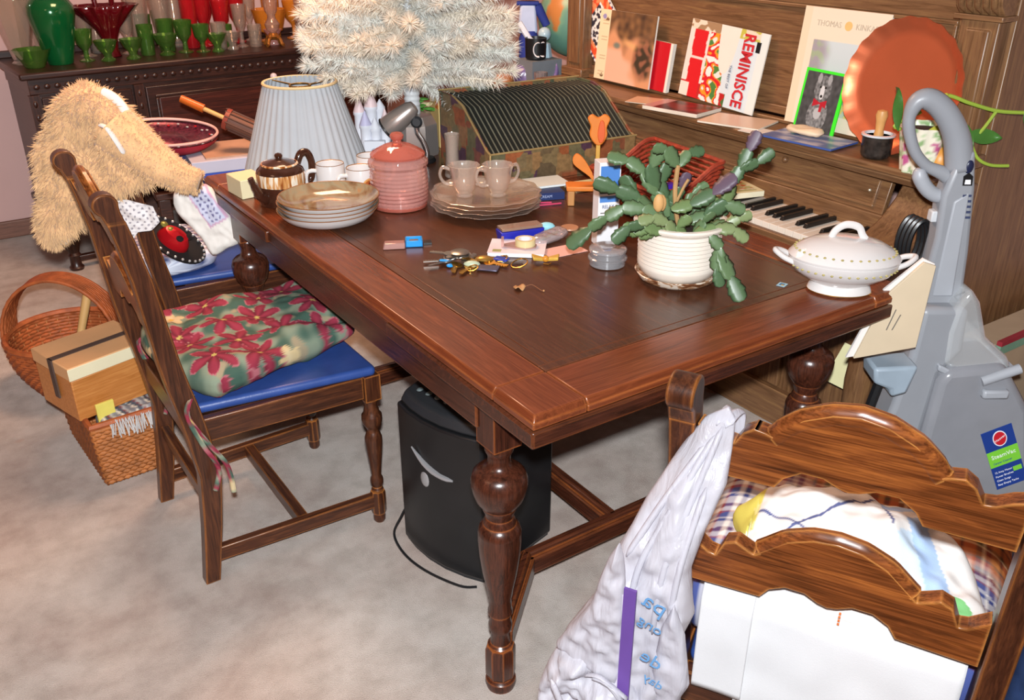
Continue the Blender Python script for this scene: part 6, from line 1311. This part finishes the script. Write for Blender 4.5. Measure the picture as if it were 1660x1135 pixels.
for sx, lb in ((1.13, 'left gilt-footed glass lamp on the sideboard'), (1.31, 'right gilt-footed glass lamp on the sideboard, nearer the tree')):
    o = thing('footed_lamp', lb, 'lamp', sbp(sx, .10 + .06 * (sx > 1.2)))
    for k in range(4): a = k * 1.571 + .6; part('gilt_foot', MB().tube(spline([(.012 * math.cos(a), .012 * math.sin(a), .04), (.035 * math.cos(a), .035 * math.sin(a), .035), (.045 * math.cos(a), .045 * math.sin(a), .012), (.055 * math.cos(a), .055 * math.sin(a), .008)], 4), .008, 8), pm('gilt', '#b87a3a', .3, .8, var=.2), o)
    part('gilt_collar', MB().lathe([(.02, .03), (.03, .045), (.018, .06), (.001, .06)], 16), pm('gilt', '#b87a3a'), o); part('font', MB().lathe([(.012, .058), (.03, .075), (.036, .10), (.02, .125), (.018, .14), (.03, .16), (.034, .2), (.02, .25), (.018, .25), (.001, .24)], 20), gcl, o)

# ------------------------------------------------------------------ pile between chair and sideboard
lowt = wood('low_table_wood', '#2a1610', '#3d2117', '#53301f', 'x', rough=.4, wear=None)
BT = thing('low_table', 'low dark table carrying hats and flat boxes behind the fleece', 'table', (.70, 3.28, 0), -6)
part('top', MB().box(0, .62, 0, .5, .54, .565), lowt, BT, bev=.004)
for x in (.03, .57):
    for y in (.03, .45): part('leg', MB().box(x - .02, x + .02, y - .02, y + .02, 0, .54), lowt, BT, bev=.003)
FB = thing('flat_box', 'flat blue box with pale grey lid behind the table corner', 'box', (.84, 3.26, .5655), -8); part('tray', MB().box(0, .36, 0, .26, 0, .055), pm('royal_card', '#2a4aa8', .5, var=.05), FB, bev=.002); part('lid', MB().box(-.004, .364, -.004, .264, .055, .098), pm('lavender_grey_card', '#b3b2c2', .6, var=.03), FB, bev=.002); part('tan_flap', MB().box(.05, .36, .02, .26, .0985, .104), pm('tan_flap', '#b08a72', .7), FB)
PHt = thing('purple_hat', 'wide navy-purple hat brim under the red sequinned hat', 'hat', (.835, 3.46, .5655)); navp = pm('navy_purple_felt', '#2a2850', .8, var=.1)
part('brim', MB().lathe([(.10, 0), (.19, .03), (.24, .085), (.235, .09), (.18, .04), (.09, .012)], 36, sy=.8), navp, PHt); part('crown', MB().lathe([(.10, .005), (.095, .06), (.07, .10), (.001, .11)], 24, sy=.8), navp, PHt)
RH = thing('red_hat', 'red sombrero-like hat with sequinned brim beside the fleece', 'hat', (.80, 3.47, .678), rot=(R(8), R(4), 0)); rf_ = pm('red_felt', '#9a1f30', .75, var=.1)
part('brim', MB().lathe([(.09, 0), (.16, .012), (.19, .035), (.197, .05)], 36, sy=.75, cap1=False), rf_, RH); part('sequin_field', MB().lathe([(.196, .052), (.188, .045), (.155, .032), (.09, .03), (.07, .045), (.001, .05)], 36, sy=.75, cap0=False), pm('dark_sequins', '#5a2030', .3, .4, var=.6, vscale=120), RH); part('white_band', MB().tube([(.193 * math.cos(a), .145 * math.sin(a), .062) for a in np.linspace(0, 6.283, 49)[:-1]], .005, 6, closed=True), pm('pale_braid', '#d9a8a0', .7), RH)
for k in range(30): a = k * .2094; part('sequin', MB().ball((.172 * math.cos(a), .128 * math.sin(a), .042 + .008 * (k % 2)), .006, 6, 4, sc=(1, 1, .5)), sq_w if k % 3 else sq_r, RH)
PS = thing('parasol', 'folded paper parasol with orange-wrapped wooden handle before the sideboard', 'parasol', (.95, 3.35, 0), CA)
hp = lambda a, b: (a, 0, b)
pdir = (Vector((.15, 0, .745)) - Vector((-.09, 0, .858))); 
def along(t0, t1, r0, r1, nm, m_, n=14): P = [Vector((-.09, 0, .858)) + pdir * (t0 + (t1 - t0) * k / 4) for k in range(5)]; return part(nm, MB().tube([tuple(p) for p in P], [r0 + (r1 - r0) * k / 4 for k in range(5)], n), m_, PS)
along(-.02, .30, .0135, .0155, 'grip', pm('orange_grip', '#b85a1c', .3, var=.15)); along(.30, .62, .008, .008, 'shaft', pm('pale_shaft', '#c99a5c', .4)); along(.60, .66, .038, .040, 'hub', pm('rust_hub', '#8a3a2a', .5, var=.2)); along(.66, 1.9, .034, .042, 'folded_canopy', pm('brown_canopy', '#6e4434', .6, var=.15), 16)
for k in range(12):
    a = k * .5236; o0 = Vector((0, .039 * math.cos(a), .039 * math.sin(a))); P = [Vector((-.09, 0, .858)) + pdir * t + o0 * (1 + .08 * (t - .66)) for t in (.64, 1.2, 1.88)]; part('rib', MB().tube([tuple(p) for p in P], .003, 5), pm('rib_brown', '#4a2a20', .5), PS)
CN = thing('walking_cane', 'thin cane with a round pale knob showing just above the lamp shade', 'cane', (1.30, 3.62, 0)); part('knob', MB().ball((0, 0, .865), .014, 14, 8), pm('white_knob_glaze', '#b8aeb4', .3), CN); part('stick', MB().tube([(0, 0, .855), (-.03, .0, .665), (-.06, 0, .005)], .006, 8), pm('pale_shaft', '#c99a5c'), CN)

# ------------------------------------------------------------------ clutter between tree and piano
ST = thing('side_table', 'dark side table holding ornaments between the tree and the piano', 'table', (1.80, 2.86, 0), 0)
part('top', MB().box(0, .82, 0, .62, .775, .80), lowt, ST, bev=.004)
for x in (.04, .78):
    for y in (.04, .58): part('leg', MB().box(x - .02, x + .02, y - .02, y + .02, 0, .775), lowt, ST, bev=.003)
Q = Vector((1.95, 3.0, .8))
def cl(h, z, off=0): p = Q + H2 * h + D2 * off; return (p.x, p.y, Q.z + z)
RP = thing('red_pot', 'dark red pot with a lumpy tan cover behind the accordion box', 'pot', cl(.03, 0, .02)); part('pot', MB().lathe([(.05, 0), (.06, .01), (.064, .04), (.055, .06), (.001, .062)], 24), pm('dark_red_glaze', '#7a1524', .25), RP); part('tan_cover', MB().ball((0, 0, .07), .042, 12, 8, sc=(1, 1, .75)), pm('tan_lump', '#b57a4c', .8, var=.2, bmp=.5), RP); part('tan_knob', MB().ball((0, 0, .105), .016, 10, 6), pm('tan_lump', '#b57a4c'), RP)
item2 = thing('ribbed_tumbler', 'ribbed clear tumbler standing at the left end of the piano', 'tumbler', cl(.172, 0, -.02)); part('body', MB().lathe([(.02, 0), (.022, .004), (.026, .11), (.024, .11), (.019, .01), (.001, .008)], 30, rf=flute(15, .03)), glass('greyish_glass', '#a89a98', .05, .4), item2)
mb = puff(smoothpoly([(.06, .05), (.09, .03), (.17, .03), (.24, .06), (.255, .12), (.24, .16), (.22, .10), (.18, .14), (.10, .15), (.055, .10)], 3), .05, .008, .04, .015, 20, mp=lambda a, b, t: (a, t, b)); single('purple_bag', mb, pm('violet_film', '#6a5a86', .25, var=.2), 'crumpled violet cellophane bag beside the ribbed tumbler', 'bag', (Q.x + .06, Q.y + .10, Q.z - .028), CA, smooth=180)
MGx = thing('striped_mug', 'black mug with white curved stripes behind the tree branches', 'mug', cl(.155, .14, .10)); part('cup', MB().lathe([(.035, 0), (.04, .005), (.042, .08), (.038, .08), (.034, .01), (.001, .008)], 24), blk, MGx)
for q in (.0, .022): part('stripe', MB().tube([(-.018 + q + .014 * math.cos(a), -.0425 + .012 * abs(math.cos(a)), .04 + .026 * math.sin(a)) for a in np.linspace(1.2, 5.0, 14)], .005, 6, flat=.5), pm('white_stripe', '#d8d8dc', .4), MGx)
part('crate', MB().box(-.05, .09, -.05, .06, -.139, -.001), pm('grey_green_crate', '#6a6f74', .6), MGx)
FG = thing('blue_figurine', 'pale blue and white figurine standing beside the globe', 'figurine', cl(.19, 0, .16), CA); part('gown', MB().lathe([(.06, 0), (.055, .05), (.03, .14), (.022, .19), (.001, .2)], 20, rf=flute(7, .06)), pm('ice_blue_glaze', '#9fb8c4', .3, var=.1), FG); part('head', MB().ball((0, 0, .225), .026, 12, 8), pm('ice_blue_glaze', '#9fb8c4'), FG); part('arm', MB().tube([(-.02, -.02, .17), (-.06, -.03, .21), (-.10, -.02, .27)], .012, 8), pm('white_bisque', '#d6d8e0'), FG)
BS = thing('navy_shirt_doll', 'small doll in navy and white clothes at the tree edge', 'doll', cl(.13, 0, .22), CA); part('shirt', MB().box(-.045, .035, -.02, .02, .22, .33, ti=(.01, .01, 0, 0)), pm('pale_blue_cloth', '#a9b4cc', .8), BS, bev=.01); part('sleeve', MB().tube([(.03, 0, .325), (.07, 0, .25)], [.02, .016], 10), pm('navy_cloth', '#1f2f7a', .8), BS); part('collar', MB().box(-.05, .04, -.022, .022, .325, .34), pm('navy_cloth', '#1f2f7a'), BS, bev=.006); part('body', MB().lathe([(.04, 0), (.04, .2), (.03, .23)], 14), pm('navy_cloth', '#1f2f7a'), BS); part('head', MB().ball((-.005, 0, .375), .03, 12, 8), pm('doll_skin', '#b98a6a', .5), BS)
GB = thing('globe', 'green and orange globe half hidden by the left end of the piano', 'globe', (2.43, 3.13, .80), 0)
def gm():
    m, nt, b = new_mat('globe_print'); f = nz(nt, coords(nt), 5, 3, .5)
    nt.links.new(ramp(nt, f, [(.50, L('#5f8a78')), (.56, L('#6f9678')), (.6, L('#b5743c'))]), b.inputs['Base Color']); b.inputs['Roughness'].default_value = .35; return m
part('sphere', MB().ball((0, 0, .26), .155, 32, 20), gm(), GB, smooth=180); part('foot', MB().lathe([(.08, 0), (.085, .01), (.03, .03), (.015, .06), (.015, .11)], 20), lowt, GB)
